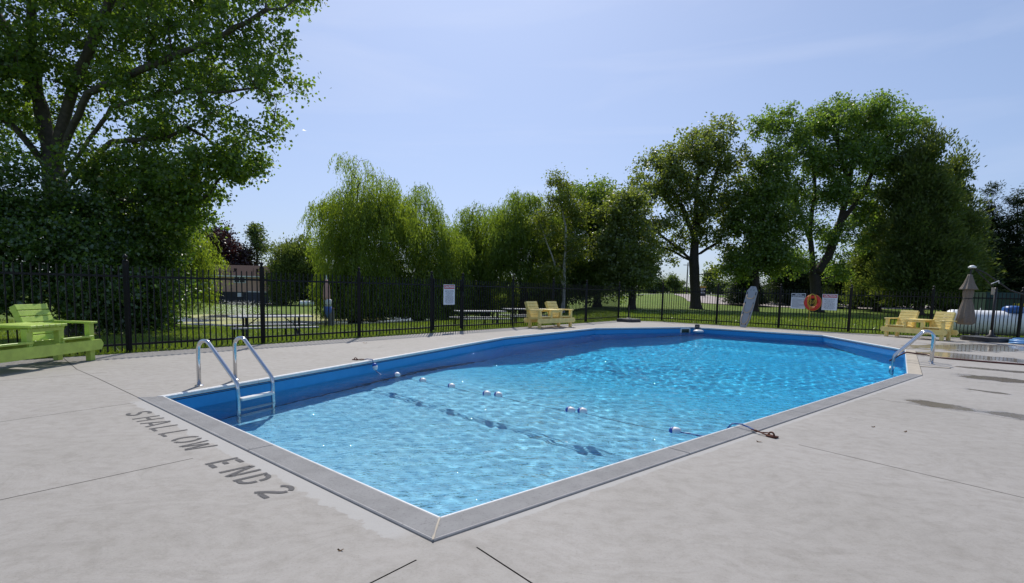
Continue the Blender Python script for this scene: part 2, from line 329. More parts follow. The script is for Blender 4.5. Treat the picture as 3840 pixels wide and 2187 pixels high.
# ------------------------------------------------------------------ mesh helpers
class MB:
    def __init__(s): s.v = []; s.f = []
    def add(s, vs, fs):
        k = len(s.v); s.v += [tuple(p) for p in vs]; s.f += [tuple(i+k for i in q) for q in fs]; return s
    def box(s, c, size, rot=None, bev=0.0):
        hx, hy, hz = (q/2 for q in size)
        if bev <= 0:
            vs = [Vector((x*hx,y*hy,z*hz)) for z in (-1,1) for y in (-1,1) for x in (-1,1)]
            fs = [(0,2,3,1),(4,5,7,6),(0,1,5,4),(2,6,7,3),(0,4,6,2),(1,3,7,5)]
        else:
            bm = bmesh.new(); bmesh.ops.create_cube(bm, size=1)
            for v in bm.verts: v.co = Vector((v.co.x*size[0], v.co.y*size[1], v.co.z*size[2]))
            bmesh.ops.bevel(bm, geom=list(bm.edges), offset=bev, segments=1, affect='EDGES')
            bm.verts.index_update()
            vs = [v.co.copy() for v in bm.verts]; fs = [tuple(v.index for v in f.verts) for f in bm.faces]; bm.free()
        M = rot if rot is not None else Matrix.Identity(3)
        c = Vector(c); return s.add([M @ v + c for v in vs], fs)
    def tube(s, path, r, seg=8, closed=False, caps=True):
        P = [Vector(p) for p in path]; n = len(P); rs = r if isinstance(r, (list, tuple)) else [r]*n
        ring = []; up = None
        for i in range(n):
            a = P[(i-1) % n] if (closed or i > 0) else P[i]; b = P[(i+1) % n] if (closed or i < n-1) else P[i]
            d = (b-a).normalized()
            if up is None:
                up = Vector((0,0,1)) if abs(d.z) < 0.9 else Vector((1,0,0))
            x = up.cross(d)
            if x.length < 1e-5: x = Vector((1,0,0)).cross(d)
            x.normalize(); y = d.cross(x); up = y
            ring.append([P[i] + (x*math.cos(2*math.pi*k/seg) + y*math.sin(2*math.pi*k/seg))*rs[i] for k in range(seg)])
        vs = [v for q in ring for v in q]; fs = []
        for i in range(n if closed else n-1):
            j = (i+1) % n
            for k in range(seg): fs.append((i*seg+k, i*seg+(k+1) % seg, j*seg+(k+1) % seg, j*seg+k))
        if caps and not closed:
            fs.append(tuple(range(seg))[::-1]); fs.append(tuple(range((n-1)*seg, n*seg)))
        return s.add(vs, fs)
    def lathe(s, prof, seg=16, c=(0,0,0), fn=None):
        vs = []; fs = []; n = len(prof)
        for (r, z) in prof:
            for k in range(seg):
                a = 2*math.pi*k/seg; q = r*(fn(a, z) if fn else 1)
                vs.append((c[0]+q*math.cos(a), c[1]+q*math.sin(a), c[2]+z))
        for i in range(n-1):
            for k in range(seg): fs.append((i*seg+k, i*seg+(k+1) % seg, (i+1)*seg+(k+1) % seg, (i+1)*seg+k))
        fs.append(tuple(range(seg))[::-1]); fs.append(tuple(range((n-1)*seg, n*seg)))
        return s.add(vs, fs)
    def prism(s, poly, z0, z1, M=None):
        n = len(poly); vs = [Vector((x,y,z0)) for x, y in poly] + [Vector((x,y,z1)) for x, y in poly]
        if M is not None: vs = [M @ v for v in vs]
        fs = [tuple(range(n))[::-1], tuple(range(n, 2*n))] + [(i, (i+1) % n, n+(i+1) % n, n+i) for i in range(n)]
        return s.add(vs, fs)
    def mesh(s, name, mat, smooth=False):
        me = bpy.data.meshes.new(name); me.from_pydata(s.v, [], s.f); me.materials.append(MAT[mat] if isinstance(mat, str) else mat)
        if smooth: me.polygons.foreach_set('use_smooth', [True]*len(me.polygons))
        me.update(); return me
    def build(s, name, mat, parent=None, smooth=False, loc=None):
        return obj(name, s.mesh(name, mat, smooth), parent, loc)
def obj(name, me, parent=None, loc=None, rz=None):
    o = bpy.data.objects.new(name, me); COL.objects.link(o)
    if parent is not None: o.parent = parent
    if loc is not None: o.location = loc
    if rz is not None: o.rotation_euler = (0,0,rz)
    return o
def tag(o, label, cat, group=None):
    o['label'] = label; o['category'] = cat
    if group: o['group'] = group
    return o
def thing(name, label, cat, loc=(0,0,0), rz=0.0, group=None):
    o = bpy.data.objects.new(name, None); COL.objects.link(o); o.location = loc; o.rotation_euler = (0,0,rz)
    o.empty_display_size = 0.2
    return tag(o, label, cat, group)
def struct(o): o['kind'] = 'structure'; return o
def stuff(o): o['kind'] = 'stuff'; return o
def bigmesh(name, V, F, mat, smooth=False):
    me = bpy.data.meshes.new(name); V = np.asarray(V, np.float32); F = np.asarray(F, np.int32)
    me.vertices.add(len(V)); me.vertices.foreach_set('co', V.ravel())
    k = F.shape[1]; me.loops.add(F.size); me.loops.foreach_set('vertex_index', F.ravel())
    me.polygons.add(len(F)); me.polygons.foreach_set('loop_start', np.arange(0, F.size, k, dtype=np.int32))
    me.update(calc_edges=True)
    if smooth: me.polygons.foreach_set('use_smooth', np.ones(len(F), bool))
    me.materials.append(MAT[mat]); return me
def arc(c, a0, a1, r, n, ax, ay):
    return [Vector(c) + Vector(ax)*(r*math.cos(a0+(a1-a0)*i/n)) + Vector(ay)*(r*math.sin(a0+(a1-a0)*i/n)) for i in range(n+1)]
def inside(poly, x, y):
    x = np.asarray(x); y = np.asarray(y); r = np.zeros(x.shape, bool); n = len(poly)
    for i in range(n):
        x0, y0 = poly[i]; x1, y1 = poly[(i+1) % n]
        c = ((y0 > y) != (y1 > y)); xx = (x1-x0)*(y-y0)/((y1-y0) if y1 != y0 else 1e-9)+x0
        r ^= c & (x < xx)
    return r
def offset_poly(poly, offs):                           # outward offset of a counter-clockwise polygon, one distance per edge
    n = len(poly); lines = []
    for i in range(n):
        a = Vector(poly[i]); b = Vector(poly[(i+1) % n]); d = (b-a).normalized(); nn = Vector((d.y,-d.x))
        lines.append((a+nn*offs[i], d))
    res = []
    for i in range(n):
        p, d = lines[i-1]; q, e = lines[i]
        den = d.x*e.y-d.y*e.x; k = ((q.x-p.x)*e.y-(q.y-p.y)*e.x)/den
        res.append((p.x+d.x*k, p.y+d.y*k))
    return res

# ------------------------------------------------------------------ site plan
A = (-0.37,2.89); B = (-3.78,5.89); C = (-0.21,14.23); D = (2.82,18.64); E_ = (6.72,20.55); F_ = (10.07,17.79); G = (9.59,13.34); H = (6.64,9.13)
POOL = [A, H, G, F_, E_, D, C, B]                      # counter-clockwise
EDGE_W = [0.20, 0.20, 0.055, 0.055, 0.055, 0.055, 0.055, 0.20]
ZW = -0.19
FP = [(-8.2,7.67),(-6.71,9.57),(-5.22,11.47),(-3.74,13.38),(-2.26,15.29),(-1.49,16.35),(0.0,18.27),(1.47,20.18),(2.94,22.08),(4.75,24.7),(6.58,24.26),(8.43,22.73),(10.25,21.17),(11.9,19.45),(14.16,18.63),(16.4,17.8)]
DECK = [(-11.9,3.1),(-8.16,7.60),(-2.2,15.22),(2.98,21.92),(4.75,24.35),(6.5,24.1),(11.82,19.33),(18.9,16.75),(19.5,9),(14,-4),(4,-8),(-8,-6)]
DECK = [tuple(p) for p in DECK][::-1]                  # counter-clockwise
LF0 = np.array(FP[1]); LFD = np.array((0.6135,0.7897)); LFN = np.array((-0.7897,0.6135))
def ter(x, y):
    x = np.asarray(x, float); y = np.asarray(y, float)
    s = (x-LF0[0])*LFN[0] + (y-LF0[1])*LFN[1]          # metres beyond the left fence
    yy = np.maximum(y, 6.0); th = x/yy
    wl = 1-sstep(0.02, 0.17, th)
    z = wl*(-0.5*sstep(0.4,6,s) - 0.7*sstep(6,22,s) - 0.8*sstep(22,75,s))
    z = z + sstep(0.12,0.28,th)*sstep(44,105,y)*1.05
    z = z + 0.05*np.sin(x*0.31+1.3)*np.sin(y*0.23)*sstep(2,12,s+np.maximum(0,y-26))
    # mound beside the house
    z = z + 1.1*np.exp(-(((x+51)/5.5)**2+((y-80)/5.0)**2))
    return z - 0.03
def terv(x, y): return Vector((x, y, float(ter(x, y))))

# ------------------------------------------------------------------ ground, deck, pool
cx0, cy0 = 3.0, 9.0
na = 420; ang = np.linspace(0, 2*math.pi, na, endpoint=False)
def rim(a):
    best = 1e9; dx, dy = math.cos(a), math.sin(a)
    for i in range(len(DECK)):
        x0, y0 = DECK[i]; x1, y1 = DECK[(i+1) % len(DECK)]
        ex, ey = x1-x0, y1-y0; den = dx*ey-dy*ex
        if abs(den) < 1e-9: continue
        tt = ((x0-cx0)*ey-(y0-cy0)*ex)/den; u = ((x0-cx0)*dy-(y0-cy0)*dx)/den
        if tt > 0 and -1e-9 <= u <= 1+1e-9: best = min(best, tt)
    return best
rim0 = np.array([rim(a) for a in ang])
steps = np.concatenate([[-0.12,0.02], np.geomspace(0.35,4000,84)])
rad = rim0[:,None] + steps[None,:]
X = cx0+rad*np.cos(ang)[:,None]; Y = cy0+rad*np.sin(ang)[:,None]; Z = ter(X, Y)
fade = sstep(0, 0.8, steps)[None,:]; Z = Z*fade + (1-fade)*(-0.035)
nr = len(steps); idx = np.arange(na*nr).reshape(na, nr); nx = np.roll(idx, -1, 0)
Fq = np.stack([idx[:,:-1], idx[:,1:], nx[:,1:], nx[:,:-1]], -1).reshape(-1,4)
o = obj('lawn', bigmesh('lawn', np.stack([X,Y,Z],-1).reshape(-1,3), Fq, 'lawn', True)); struct(o); o['label'] = 'mown green lawn around the pool deck'

JOINTS = [[(-7.16,8.70),(-6.09,7.62),(-5.37,7.02),(-3.90,5.74)],[(-5.2,-0.02),(-2.89,3.02),(-2.27,3.84)],[(-6.6,1.5),(-4.47,4.71),(-3.89,5.60)],[(-8.3,4.4),(-6.26,6.64),(-5.53,7.43)],
    [(-2.4,0.3),(-0.58,2.23),(-0.42,2.44)],[(-0.15,2.58),(0.11,2.26),(2.0,0.0)],[(2.46,4.58),(3.08,3.75),(5.6,0.4)],[(4.59,6.79),(5.45,5.74),(9.5,0.8)],[(6.66,8.84),(7.6,8.06),(14.5,2.4)],[(10.2,17.7),(12.6,18.6)],[(2.75,18.75),(1.2,19.4)],[(-1.6,13.9),(-0.55,13.75)]]
hole = offset_poly(POOL, [w+0.006 for w in EDGE_W])
pts = []; edges = []
def addloop(loop, closed=True):
    k = len(pts); n = len(loop); pts.extend([Vector(p[:2]) for p in loop])
    edges.extend([(k+i, k+(i+1) % n) for i in range(n if closed else n-1)])
addloop(DECK); addloop(hole)
gw = []
for jl in JOINTS:
    L = []; Rr = []; hw = 0.0045
    for i, p in enumerate(jl):
        a = Vector(jl[max(0,i-1)]); b = Vector(jl[min(len(jl)-1,i+1)]); d = (b-a).normalized(); n_ = Vector((-d.y,d.x))*hw
        L.append(Vector(p)+n_); Rr.append(Vector(p)-n_)
    loop = L + Rr[::-1]; addloop(loop); gw.append([tuple(q) for q in loop])
vo, eo, fo, *_ = delaunay_2d_cdt(pts, edges, [], 0, 1e-6)
cen = np.array([[(sum(vo[i].x for i in f)/len(f)), (sum(vo[i].y for i in f)/len(f))] for f in fo])
keep = inside(DECK, cen[:,0], cen[:,1]) & ~inside(hole, cen[:,0], cen[:,1])
for loop in gw: keep &= ~inside(loop, cen[:,0], cen[:,1])
mb = MB(); mb.add([(v.x,v.y,0.0) for v in vo], [tuple(f) for f, k in zip(fo, keep) if k])
for loop in (DECK, hole):                               # slab edges
    n = len(loop); mb.add([(x,y,0) for x, y in loop]+[(x,y,-0.14) for x, y in loop], [(i,(i+1) % n,n+(i+1) % n,n+i) for i in range(n)])
deck = struct(mb.build('deck', 'deck_concrete')); deck['label'] = 'grey trowelled concrete pool deck'
# dark bed under the saw cuts
pts = []; edges = []; addloop(DECK); addloop(offset_poly(POOL, [w-0.02 for w in EDGE_W]))
hole2 = offset_poly(POOL, [w-0.02 for w in EDGE_W])
v2, e2, f2, *_ = delaunay_2d_cdt(pts, edges, [], 0, 1e-6)
cen = np.array([[(sum(v2[i].x for i in f)/3), (sum(v2[i].y for i in f)/3)] for f in f2])
keep = inside(DECK, cen[:,0], cen[:,1]) & ~inside(hole2, cen[:,0], cen[:,1])
mb = MB(); mb.add([(v.x,v.y,-0.022) for v in v2], [tuple(f) for f, k in zip(f2, keep) if k])
mb.build('joint_bed', 'soil_dark', deck)

# pool shell
UV_U = Vector((A[0]-B[0], A[1]-B[1])).normalized(); UV_V = Vector((-UV_U.y, UV_U.x))   # u along the shallow end, v into the pool
def floor_z(x, y):
    s = (x-B[0])*UV_V.x + (y-B[1])*UV_V.y
    z = -1.02 - 0.10*sstep(0,3.5,s) - 1.35*sstep(4.6,9.0,s) + 0.9*sstep(14.5,17.5,s)
    return z
pool = thing('swimming_pool', 'blue vinyl lined swimming pool sunk in the concrete deck', 'pool', (0,0,0))
gx, gy = np.meshgrid(np.arange(-4,10.6,0.45), np.arange(2.6,21,0.45)); gx = gx.ravel(); gy = gy.ravel()
inn = offset_poly(POOL, [-0.12]*8); kk = inside(inn, gx, gy)
pts = []; edges = []; addloop(POOL); pts.extend(Vector((x,y)) for x, y in zip(gx[kk], gy[kk]))
v3, e3, f3, *_ = delaunay_2d_cdt(pts, edges, [], 0, 1e-6)
cen = np.array([[sum(v3[i].x for i in f)/3, sum(v3[i].y for i in f)/3] for f in f3]); keep = inside(POOL, cen[:,0], cen[:,1])
ff = [tuple(f) for f, k in zip(f3, keep) if k]
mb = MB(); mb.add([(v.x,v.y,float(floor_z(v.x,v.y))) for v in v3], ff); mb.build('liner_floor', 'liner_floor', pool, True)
for i in range(8):                                      # wall panels, cut to follow the floor
    a = Vector(POOL[i]); b = Vector(POOL[(i+1) % 8]); n = 12; mb = MB(); top = []; bot = []
    for k in range(n+1):
        p = a.lerp(b, k/n); top.append((p.x,p.y,-0.035)); bot.append((p.x,p.y,float(floor_z(p.x,p.y))-0.01))
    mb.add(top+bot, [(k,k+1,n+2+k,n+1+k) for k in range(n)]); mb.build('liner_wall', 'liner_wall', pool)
# coping
def coping_piece(i, t0, t1, w, ribbed, mat, zt=0.012, z_in=-0.04):
    a = Vector(POOL[i]); b = Vector(POOL[(i+1) % 8]); L = (b-a).length; d = (b-a).normalized(); nn = Vector((d.y,-d.x))
    def end(u, off):
        if u <= 1e-6: q = offset_poly(POOL, [off if True else 0]*8)[i]; return Vector(q)+d*0.002
        if u >= 1-1e-6: q = offset_poly(POOL, [off]*8)[(i+1) % 8]; return Vector(q)-d*0.002
        return a + d*(L*u) + nn*off
    prof = [(0.0, z_in), (0.0, zt-0.004), (0.004, zt)]
    if ribbed:
        k = 21; s0 = 0.014; st = (w-0.024)/k
        for j in range(k):
            x = s0+j*st; prof += [(x, zt), (x+st*0.14, zt-0.0032), (x+st*0.30, zt-0.0032), (x+st*0.44, zt)]
    prof += [(w-0.006, zt), (w, zt-0.006), (w, -0.06)]
    V = []; n = len(prof)
    for u in (t0, t1):
        for off, z in prof: q = end(u, off); V.append((q.x,q.y,z))
    fs = [(k,k+1,n+k+1,n+k) for k in range(n-1)] + [tuple(range(n)), tuple(range(2*n-1,n-1,-1))]
    mb = MB(); mb.add(V, fs); return mb.build('coping', mat, pool)
def cuts(i, ts, w, ribbed, mat, gap=0.011, **k):
    L = (Vector(POOL[i])-Vector(POOL[(i+1) % 8])).length; g_ = gap/2/L; ts = [0]+ts+[1]
    for j in range(len(ts)-1):
        coping_piece(i, ts[j]+(g_ if j else 0), ts[j+1]-(g_ if j < len(ts)-2 else 0), w, ribbed, mat, **k)
cuts(0, [0.236,0.488,0.705], 0.20, True, 'coping_grey')
cuts(7, [0.57], 0.20, True, 'coping_grey')
cuts(1, [0.5], 0.20, False, 'step_concrete', zt=0.010)
for i, ts in ((2,[0.5]),(3,[0.5]),(4,[0.5]),(5,[0.33,0.66]),(6,[0.14,0.40,0.66,0.86])): cuts(i, ts, 0.055, False, 'white_trim', zt=0.016, z_in=-0.030)
for i in range(8):                                      # bead track under the coping: white lip, two dark grooves
    a = Vector(POOL[i]); b = Vector(POOL[(i+1) % 8]); d = (b-a).normalized(); nn = Vector((d.y,-d.x))
    mb = MB(); a2 = a-nn*0.003; b2 = b-nn*0.003
    mb.tube([(a2.x,a2.y,0.004),(b2.x,b2.y,0.004)], 0.009, 6); mb.build('edge_bead', 'white_trim', pool)
    for zz in (-0.034,-0.052):
        mb = MB(); a2 = a-nn*0.001; b2 = b-nn*0.001; mb.tube([(a2.x,a2.y,zz),(b2.x,b2.y,zz)], 0.0045, 5); mb.build('liner_track', 'black_slot', pool)
# mortar smear at the near corner
mb = MB(); a = Vector(offset_poly(POOL,[0.0]*8)[0]); b = Vector(offset_poly(POOL,[0.2]*8)[0]); rng = random.Random(3); Lp = []
for k in range(9):
    p = a.lerp(b, k/8); wdt = 0.004+0.006*rng.random(); Lp.append((p.x-wdt,p.y,0.0145)); Lp.append((p.x+wdt*0.5,p.y,0.0145))
mb.add(Lp, [(2*k,2*k+1,2*k+3,2*k+2) for k in range(8)]); mb.build('corner_mortar', 'step_concrete', pool)
# skimmer mouth in the deep end wall
a = Vector(D); b = Vector(E_); d = (b-a).normalized(); nin = Vector((-d.y,d.x))*-1; nin = Vector((d.y,-d.x)) if Vector((d.y,-d.x)).dot(Vector((3,9))-a) > 0 else Vector((-d.y,d.x))
sk = a + d*(((Vector((6.25,20.26))+Vector((6.62,20.5)))/2-a).dot(d))
Ms = Matrix(((d.x, nin.x, 0),(d.y, nin.y, 0),(0,0,1)))
mb = MB()
for dx, dz, sx, sz in ((-0.21,0,0.05,0.24),(0.21,0,0.05,0.24),(0,0.105,0.47,0.045),(0,-0.115,0.47,0.045)): mb.box(Ms @ Vector((dx,0.012,dz)) + Vector((sk.x,sk.y,-0.145)), (sx,0.03,sz), Ms)
skm = mb.build('skimmer', 'white_trim', pool)
mb = MB(); mb.box(Vector((sk.x,sk.y,-0.15)) + Ms @ Vector((0,0.006,0)), (0.38,0.008,0.2), Ms); mb.build('opening', 'shed_green', skm)

# water: rippled refracting sheet, wall to wall, over an absorbing body
wp = offset_poly(POOL, [0.004]*8)
def wave(x, y):
    rs = np.random.RandomState(17); h = np.zeros_like(x)
    amp_mod = 0.75+0.45*np.sin(x*0.55+0.4*y+1.0)*np.sin(0.62*y-0.3*x)
    for lam, amp, k in ((2.3,0.0018,5),(1.1,0.0011,7),(0.56,0.0011,10),(0.32,0.0012,14),(0.19,0.0012,18)):
        for _ in range(k):
            a = R(-66)+rs.normal(0,0.75); l = lam*rs.uniform(0.72,1.35); q = 2*math.pi/l; ph = rs.uniform(0,6.28)
            dx, dy = math.cos(a), math.sin(a); bend = 0.35*np.sin(0.8*(x*dy-y*dx)/l**0.5+ph)
            h += amp*rs.uniform(0.5,1.1)/k**0.5*np.sin(q*(x*dx+y*dy)+ph+bend)
    return h*amp_mod*WAVE
WAVE = 1.15
gs = 0.040; wx, wy = np.meshgrid(np.arange(-4,10.7,gs), np.arange(2.7,20.9,gs)); wx = wx.ravel(); wy = wy.ravel()
kk = inside(offset_poly(POOL, [-0.03]*8), wx, wy); wx, wy = wx[kk], wy[kk]
bpts = []
for i in range(8):
    a = Vector(wp[i]); b = Vector(wp[(i+1) % 8]); n = int((b-a).length/gs)
    bpts += [a.lerp(b, k/n) for k in range(n)]
nb = len(bpts); pts = list(bpts)+[Vector((x,y)) for x, y in zip(wx,wy)]; edges = [(i,(i+1) % nb) for i in range(nb)]
v4, e4, f4, *_ = delaunay_2d_cdt(pts, edges, [], 0, 1e-7)
v4 = np.array([(v.x,v.y) for v in v4]); f4 = np.array([f for f in f4 if len(f) == 3]); cen = v4[f4].mean(1); f4 = f4[inside(wp, cen[:,0], cen[:,1])]
e1 = v4[f4[:,1]]-v4[f4[:,0]]; e2_ = v4[f4[:,2]]-v4[f4[:,0]]; fl_ = (e1[:,0]*e2_[:,1]-e1[:,1]*e2_[:,0]) < 0; f4[fl_] = f4[fl_][:,::-1]
wo = struct(obj('pool_water', bigmesh('pool_water', np.c_[v4, ZW+wave(v4[:,0],v4[:,1])], f4, 'pool_water', True))); wo['label'] = 'clear blue rippled pool water'
wo.cycles.is_caustics_caster = True
for o in list(pool.children):
    o.cycles.is_caustics_receiver = o.name.startswith('liner')

# ------------------------------------------------------------------ stencilled lettering
def stroke(path, w):                                    # flat ribbon along a path
    P = [Vector(p) for p in path]; L = []; Rr = []
    for i, p in enumerate(P):
        a = P[max(0,i-1)]; b = P[min(len(P)-1,i+1)]; d = (b-a).normalized(); n_ = Vector((-d.y,d.x))*w/2
        if 0 < i < len(P)-1:
            d1 = (P[i]-P[i-1]).normalized(); n1 = Vector((-d1.y,d1.x)); n_ = n_/max(0.5, n_.normalized().dot(n1))
        L.append(p+n_); Rr.append(p-n_)
    return L, Rr
def earc(cx_, cy_, rx, ry, a0, a1, n=10): return [(cx_+rx*math.cos(R(a0+(a1-a0)*i/n)), cy_+ry*math.sin(R(a0+(a1-a0)*i/n))) for i in range(n+1)]
SW = 0.19
GLYPH = {  # unit height 1, width given; strokes leave stencil bridges
 'S': (0.72, [earc(0.36,0.74,0.25,0.165,15,180)+earc(0.36,0.74,0.25,0.20,190,250,4)+[(0.44,0.50)], [(0.40,0.48)]+earc(0.36,0.27,0.25,0.19,60,-10,6)+earc(0.36,0.27,0.25,0.175,-20,-170,9)]),
 'H': (0.78, [[(0.10,0),(0.10,1)],[(0.68,0),(0.68,1)],[(0.23,0.5),(0.56,0.5)]]),
 'A': (0.86, [[(0.08,0),(0.38,1)],[(0.80,0),(0.47,0.96)],[(0.31,0.28),(0.58,0.28)]]),
 'L': (0.70, [[(0.10,0),(0.10,1)],[(0.24,0.09),(0.64,0.09)]]),
 'O': (0.80, [earc(0.36,0.5,0.27,0.41,100,262,14), earc(0.46,0.5,0.27,0.41,80,-82,14)]),
 'W': (1.00, [[(0.06,1),(0.24,0)],[(0.30,0.06),(0.48,0.86)],[(0.54,0.86),(0.70,0.03)],[(0.94,1),(0.77,0)]]),
 'E': (0.68, [[(0.10,0),(0.10,1)],[(0.25,0.09),(0.64,0.09)],[(0.25,0.91),(0.64,0.91)],[(0.25,0.5),(0.50,0.5)]]),
 'N': (0.80, [[(0.09,0),(0.09,0.93)],[(0.71,0.07),(0.71,1)],[(0.15,1),(0.65,0)]]),
 'D': (0.76, [[(0.10,0),(0.10,1)],[(0.24,0.91)]+earc(0.36,0.61,0.30,0.30,80,5,6)+[(0.66,0.55)],[(0.66,0.46)]+earc(0.36,0.39,0.30,0.30,-5,-80,6)+[(0.24,0.09)]]),
 '2': (0.80, [earc(0.38,0.72,0.27,0.20,170,20,9), [(0.64,0.70)]+earc(0.36,0.66,0.28,0.22,-10,-45,4)+[(0.30,0.30),(0.13,0.10),(0.10,0.02)], [(0.28,0.09),(0.74,0.09)]])}
LET = [('S',0.60,0.16),('H',0.880,0.165),('A',1.115,0.185),('L',1.365,0.145),('L',1.60,0.15),('O',1.845,0.185),('W',2.07,0.215),('E',2.675,0.15),('N',2.925,0.155),('D',3.145,0.145),('2',3.435,0.17)]
txt = thing('floor_lettering', 'dark stencilled SHALLOW END 2 painted on the concrete', 'lettering', (0,0,0.003))
for ch, u0, wd in LET:
    w0, strokes = GLYPH[ch]; hgt = 0.218; vb = -0.512-0.02*(u0 > 2.5); mb = MB(); sx = wd/w0
    for stp in strokes:
        L, Rr = stroke([(x*sx, y*hgt) for x, y in stp], 0.033 if ch in 'SO2DEN' else 0.027)
        n = len(L); vs = []
        for q in L+Rr:
            uu = u0+q.x; vv = vb+q.y; p = Vector(B)+UV_U*uu+UV_V*vv; vs.append((p.x,p.y,0))
        mb.add(vs, [(k,n+k,n+k+1,k+1) for k in range(n-1)])
    mb.build('letter', 'stencil_paint', txt)

# ------------------------------------------------------------------ fences
fm = {}
mb = MB(); mb.box((0,0,0.76),(0.019,0.019,1.46)); mb.box((0,0,1.497),(0.013,0.013,0.014)); fm['picket'] = mb.mesh('picket', 'fence_black')
mb = MB(); mb.box((0,0,0.775),(0.072,0.072,1.61),None,0.004); fm['post'] = mb.mesh('post', 'fence_black')
mb = MB(); mb.lathe([(0.042,0),(0.042,0.018),(0.030,0.028),(0.018,0.036),(0.018,0.05),(0.034,0.066),(0.038,0.084),(0.030,0.104),(0.012,0.118),(0.004,0.13)],10); fm['cap'] = mb.mesh('cap', 'fence_black', True)
def fence(label, ids, post_ids, gap_ids=()):
    f = thing('iron_fence', label, 'fence', (FP[ids[0]][0],FP[ids[0]][1],0), 0, 'black picket fence around the pool'); org = Vector((*FP[ids[0]],0))
    for i in post_ids:
        q = Vector((*FP[i],0))-org; p = obj('post', fm['post'], f, q); obj('cap', fm['cap'], p, (0,0,1.58))
    for a, b in zip(ids[:-1], ids[1:]):
        p = Vector((*FP[a],0))-org; q = Vector((*FP[b],0))-org; L = (q-p).length; d = (q-p).normalized(); rz = math.atan2(d.y,d.x)
        for z in (0.145,1.33):
            mb = MB(); c = (p+q)/2; mb.box((0,0,0),(L-0.07,0.034,0.036)); r = mb.build('rail', 'fence_black', f); r.location = (c.x,c.y,z); r.rotation_euler = (0,0,rz)
        n = max(2, round(L/0.1055)-1)
        for k in range(n):
            s = p + d*(L*(k+1)/(n+1)); obj('picket', fm['picket'], f, s, rz)
    return f
fence('black picket fence running from the lime bench to the gate', [0,1,2,3,4], [0,1,2,3,4])
fence('black picket fence from the gate past the yellow bench to the far corner', [5,6,7,8,9], [5,6,7,8,9])
fence('black picket fence from the far corner past the life ring', [9,10,11,12,13,14,15], [10,11,12,13,14,15])
g0, g1 = Vector((*FP[4],0)), Vector((*FP[5],0)); gd = (g1-g0).normalized(); L = (g1-g0).length
gate = thing('gate', 'black picket gate behind the leftmost caution sign', 'gate', g0, math.atan2(gd.y,gd.x))
for z in (0.175,1.30): mb = MB(); mb.box((L/2,0,z),(L-0.20,0.036,0.038)); mb.build('rail', 'fence_black', gate)
for x in (0.085,L-0.085): mb = MB(); mb.box((x,0,0.79),(0.045,0.045,1.44),None,0.003); mb.build('stile', 'fence_black', gate)
n = 10
for k in range(n): obj('picket', fm['picket'], gate, (0.085+(L-0.17)*(k+1)/(n+1),0,0))
for z in (0.3,1.2): mb = MB(); mb.tube([(0.05,-0.03,z-0.06),(0.05,-0.03,z+0.06)],0.014,8); mb.box((0.05,-0.012,z),(0.07,0.03,0.05)); mb.build('hinge', 'fence_black', gate)
mb = MB(); mb.box((L-0.07,-0.035,1.08),(0.10,0.04,0.14)); mb.tube([(L-0.07,-0.05,1.12),(L-0.07,-0.05,1.36)],0.012,8); mb.build('latch', 'fence_black', gate)

# ------------------------------------------------------------------ double Adirondack benches
def bench(name, mat, label, loc, rz, group=None):
    t = thing(name, label, 'bench', (*loc,0), rz, group)
    def bx(nm, c, s, rot=None, bev=0.004):
        mb = MB(); mb.box((0,0,0), s, None, bev); o = mb.build(nm, mat, t); o.location = c
        if rot: o.rotation_euler = rot
        return o
    for yy, nm in ((-0.065,'front_rail'),(0.54,'rear_rail')):
        mb = MB(); e = 0.06; z0, z1, X1 = 0.165, 0.325, 0.975
        poly = [(-X1+e*0.7,z0),(X1-e*0.7,z0),(X1,z0+e),(X1,z1-e),(X1-e*0.7,z1),(-X1+e*0.7,z1),(-X1,z1-e),(-X1,z0+e)]
        mb.prism(poly, -0.02, 0.02, Matrix(((1,0,0),(0,0,-1),(0,1,0)))); o = mb.build(nm, mat, t); o.location = (0,yy,0)
    for x in (-0.81,0.81):
        bx('front_leg', (x,0.0,0.29), (0.09,0.085,0.58)); bx('rear_leg', (x*0.93,0.475,0.17), (0.09,0.085,0.34))
        bx('arm', (x*1.0,0.27,0.597), (0.125,0.72,0.032))
        bx('arm_support', (x*0.95,0.56,0.46), (0.045,0.09,0.25))
    for x in (-0.255,0.255): bx('table_post', (x,-0.0,0.37), (0.09,0.085,0.39)); bx('table_rear_post', (x,0.47,0.37), (0.09,0.085,0.39))
    bx('table_apron', (0,-0.045,0.545), (0.56,0.03,0.05)); bx('table_rear_apron', (0,0.50,0.545), (0.56,0.03,0.05))
    for k in range(6): bx('table_plank', (-0.25+0.1*k,0.225,0.597), (0.088,0.66,0.034))
    for sx in (-1,1):
        c = sx*0.52; w = 0.56
        for k in range(5): bx('seat_slat', (c,-0.035+0.108*k,0.378-0.012*k), (w,0.094,0.03), (R(-6),0,0))
        for e in (-1,1): bx('seat_bearer', (c+e*(w/2-0.03),0.2,0.325), (0.04,0.52,0.07), (R(-6),0,0))
        lean = R(-24)
        for k in range(6):
            s = 0.05+0.098*k; bx('back_slat', (c,0.415+s*math.sin(-lean),0.335+s*math.cos(lean)), (w-0.01 if k < 3 else w-0.03,0.026,0.085), (lean,0,0))
        for e in (-1,1): s = 0.28; bx('back_stile', (c+e*(w/2-0.05),0.415+s*math.sin(-lean)+0.055,0.335+s*math.cos(lean)-0.02), (0.045,0.085,0.60), (lean,0,0))
    return t
bench('garden_bench', 'lime_paint', 'lime green double wooden bench with a built in table', (-6.62,7.72), R(88))
bench('garden_bench', 'yellow_paint', 'pale yellow double wooden bench in front of the picnic tables', (1.45,18.55), R(46), 'yellow double benches')
bench('garden_bench', 'yellow_paint', 'pale yellow double wooden bench beside the closed taupe parasol', (12.72,17.42), R(-65), 'yellow double benches')

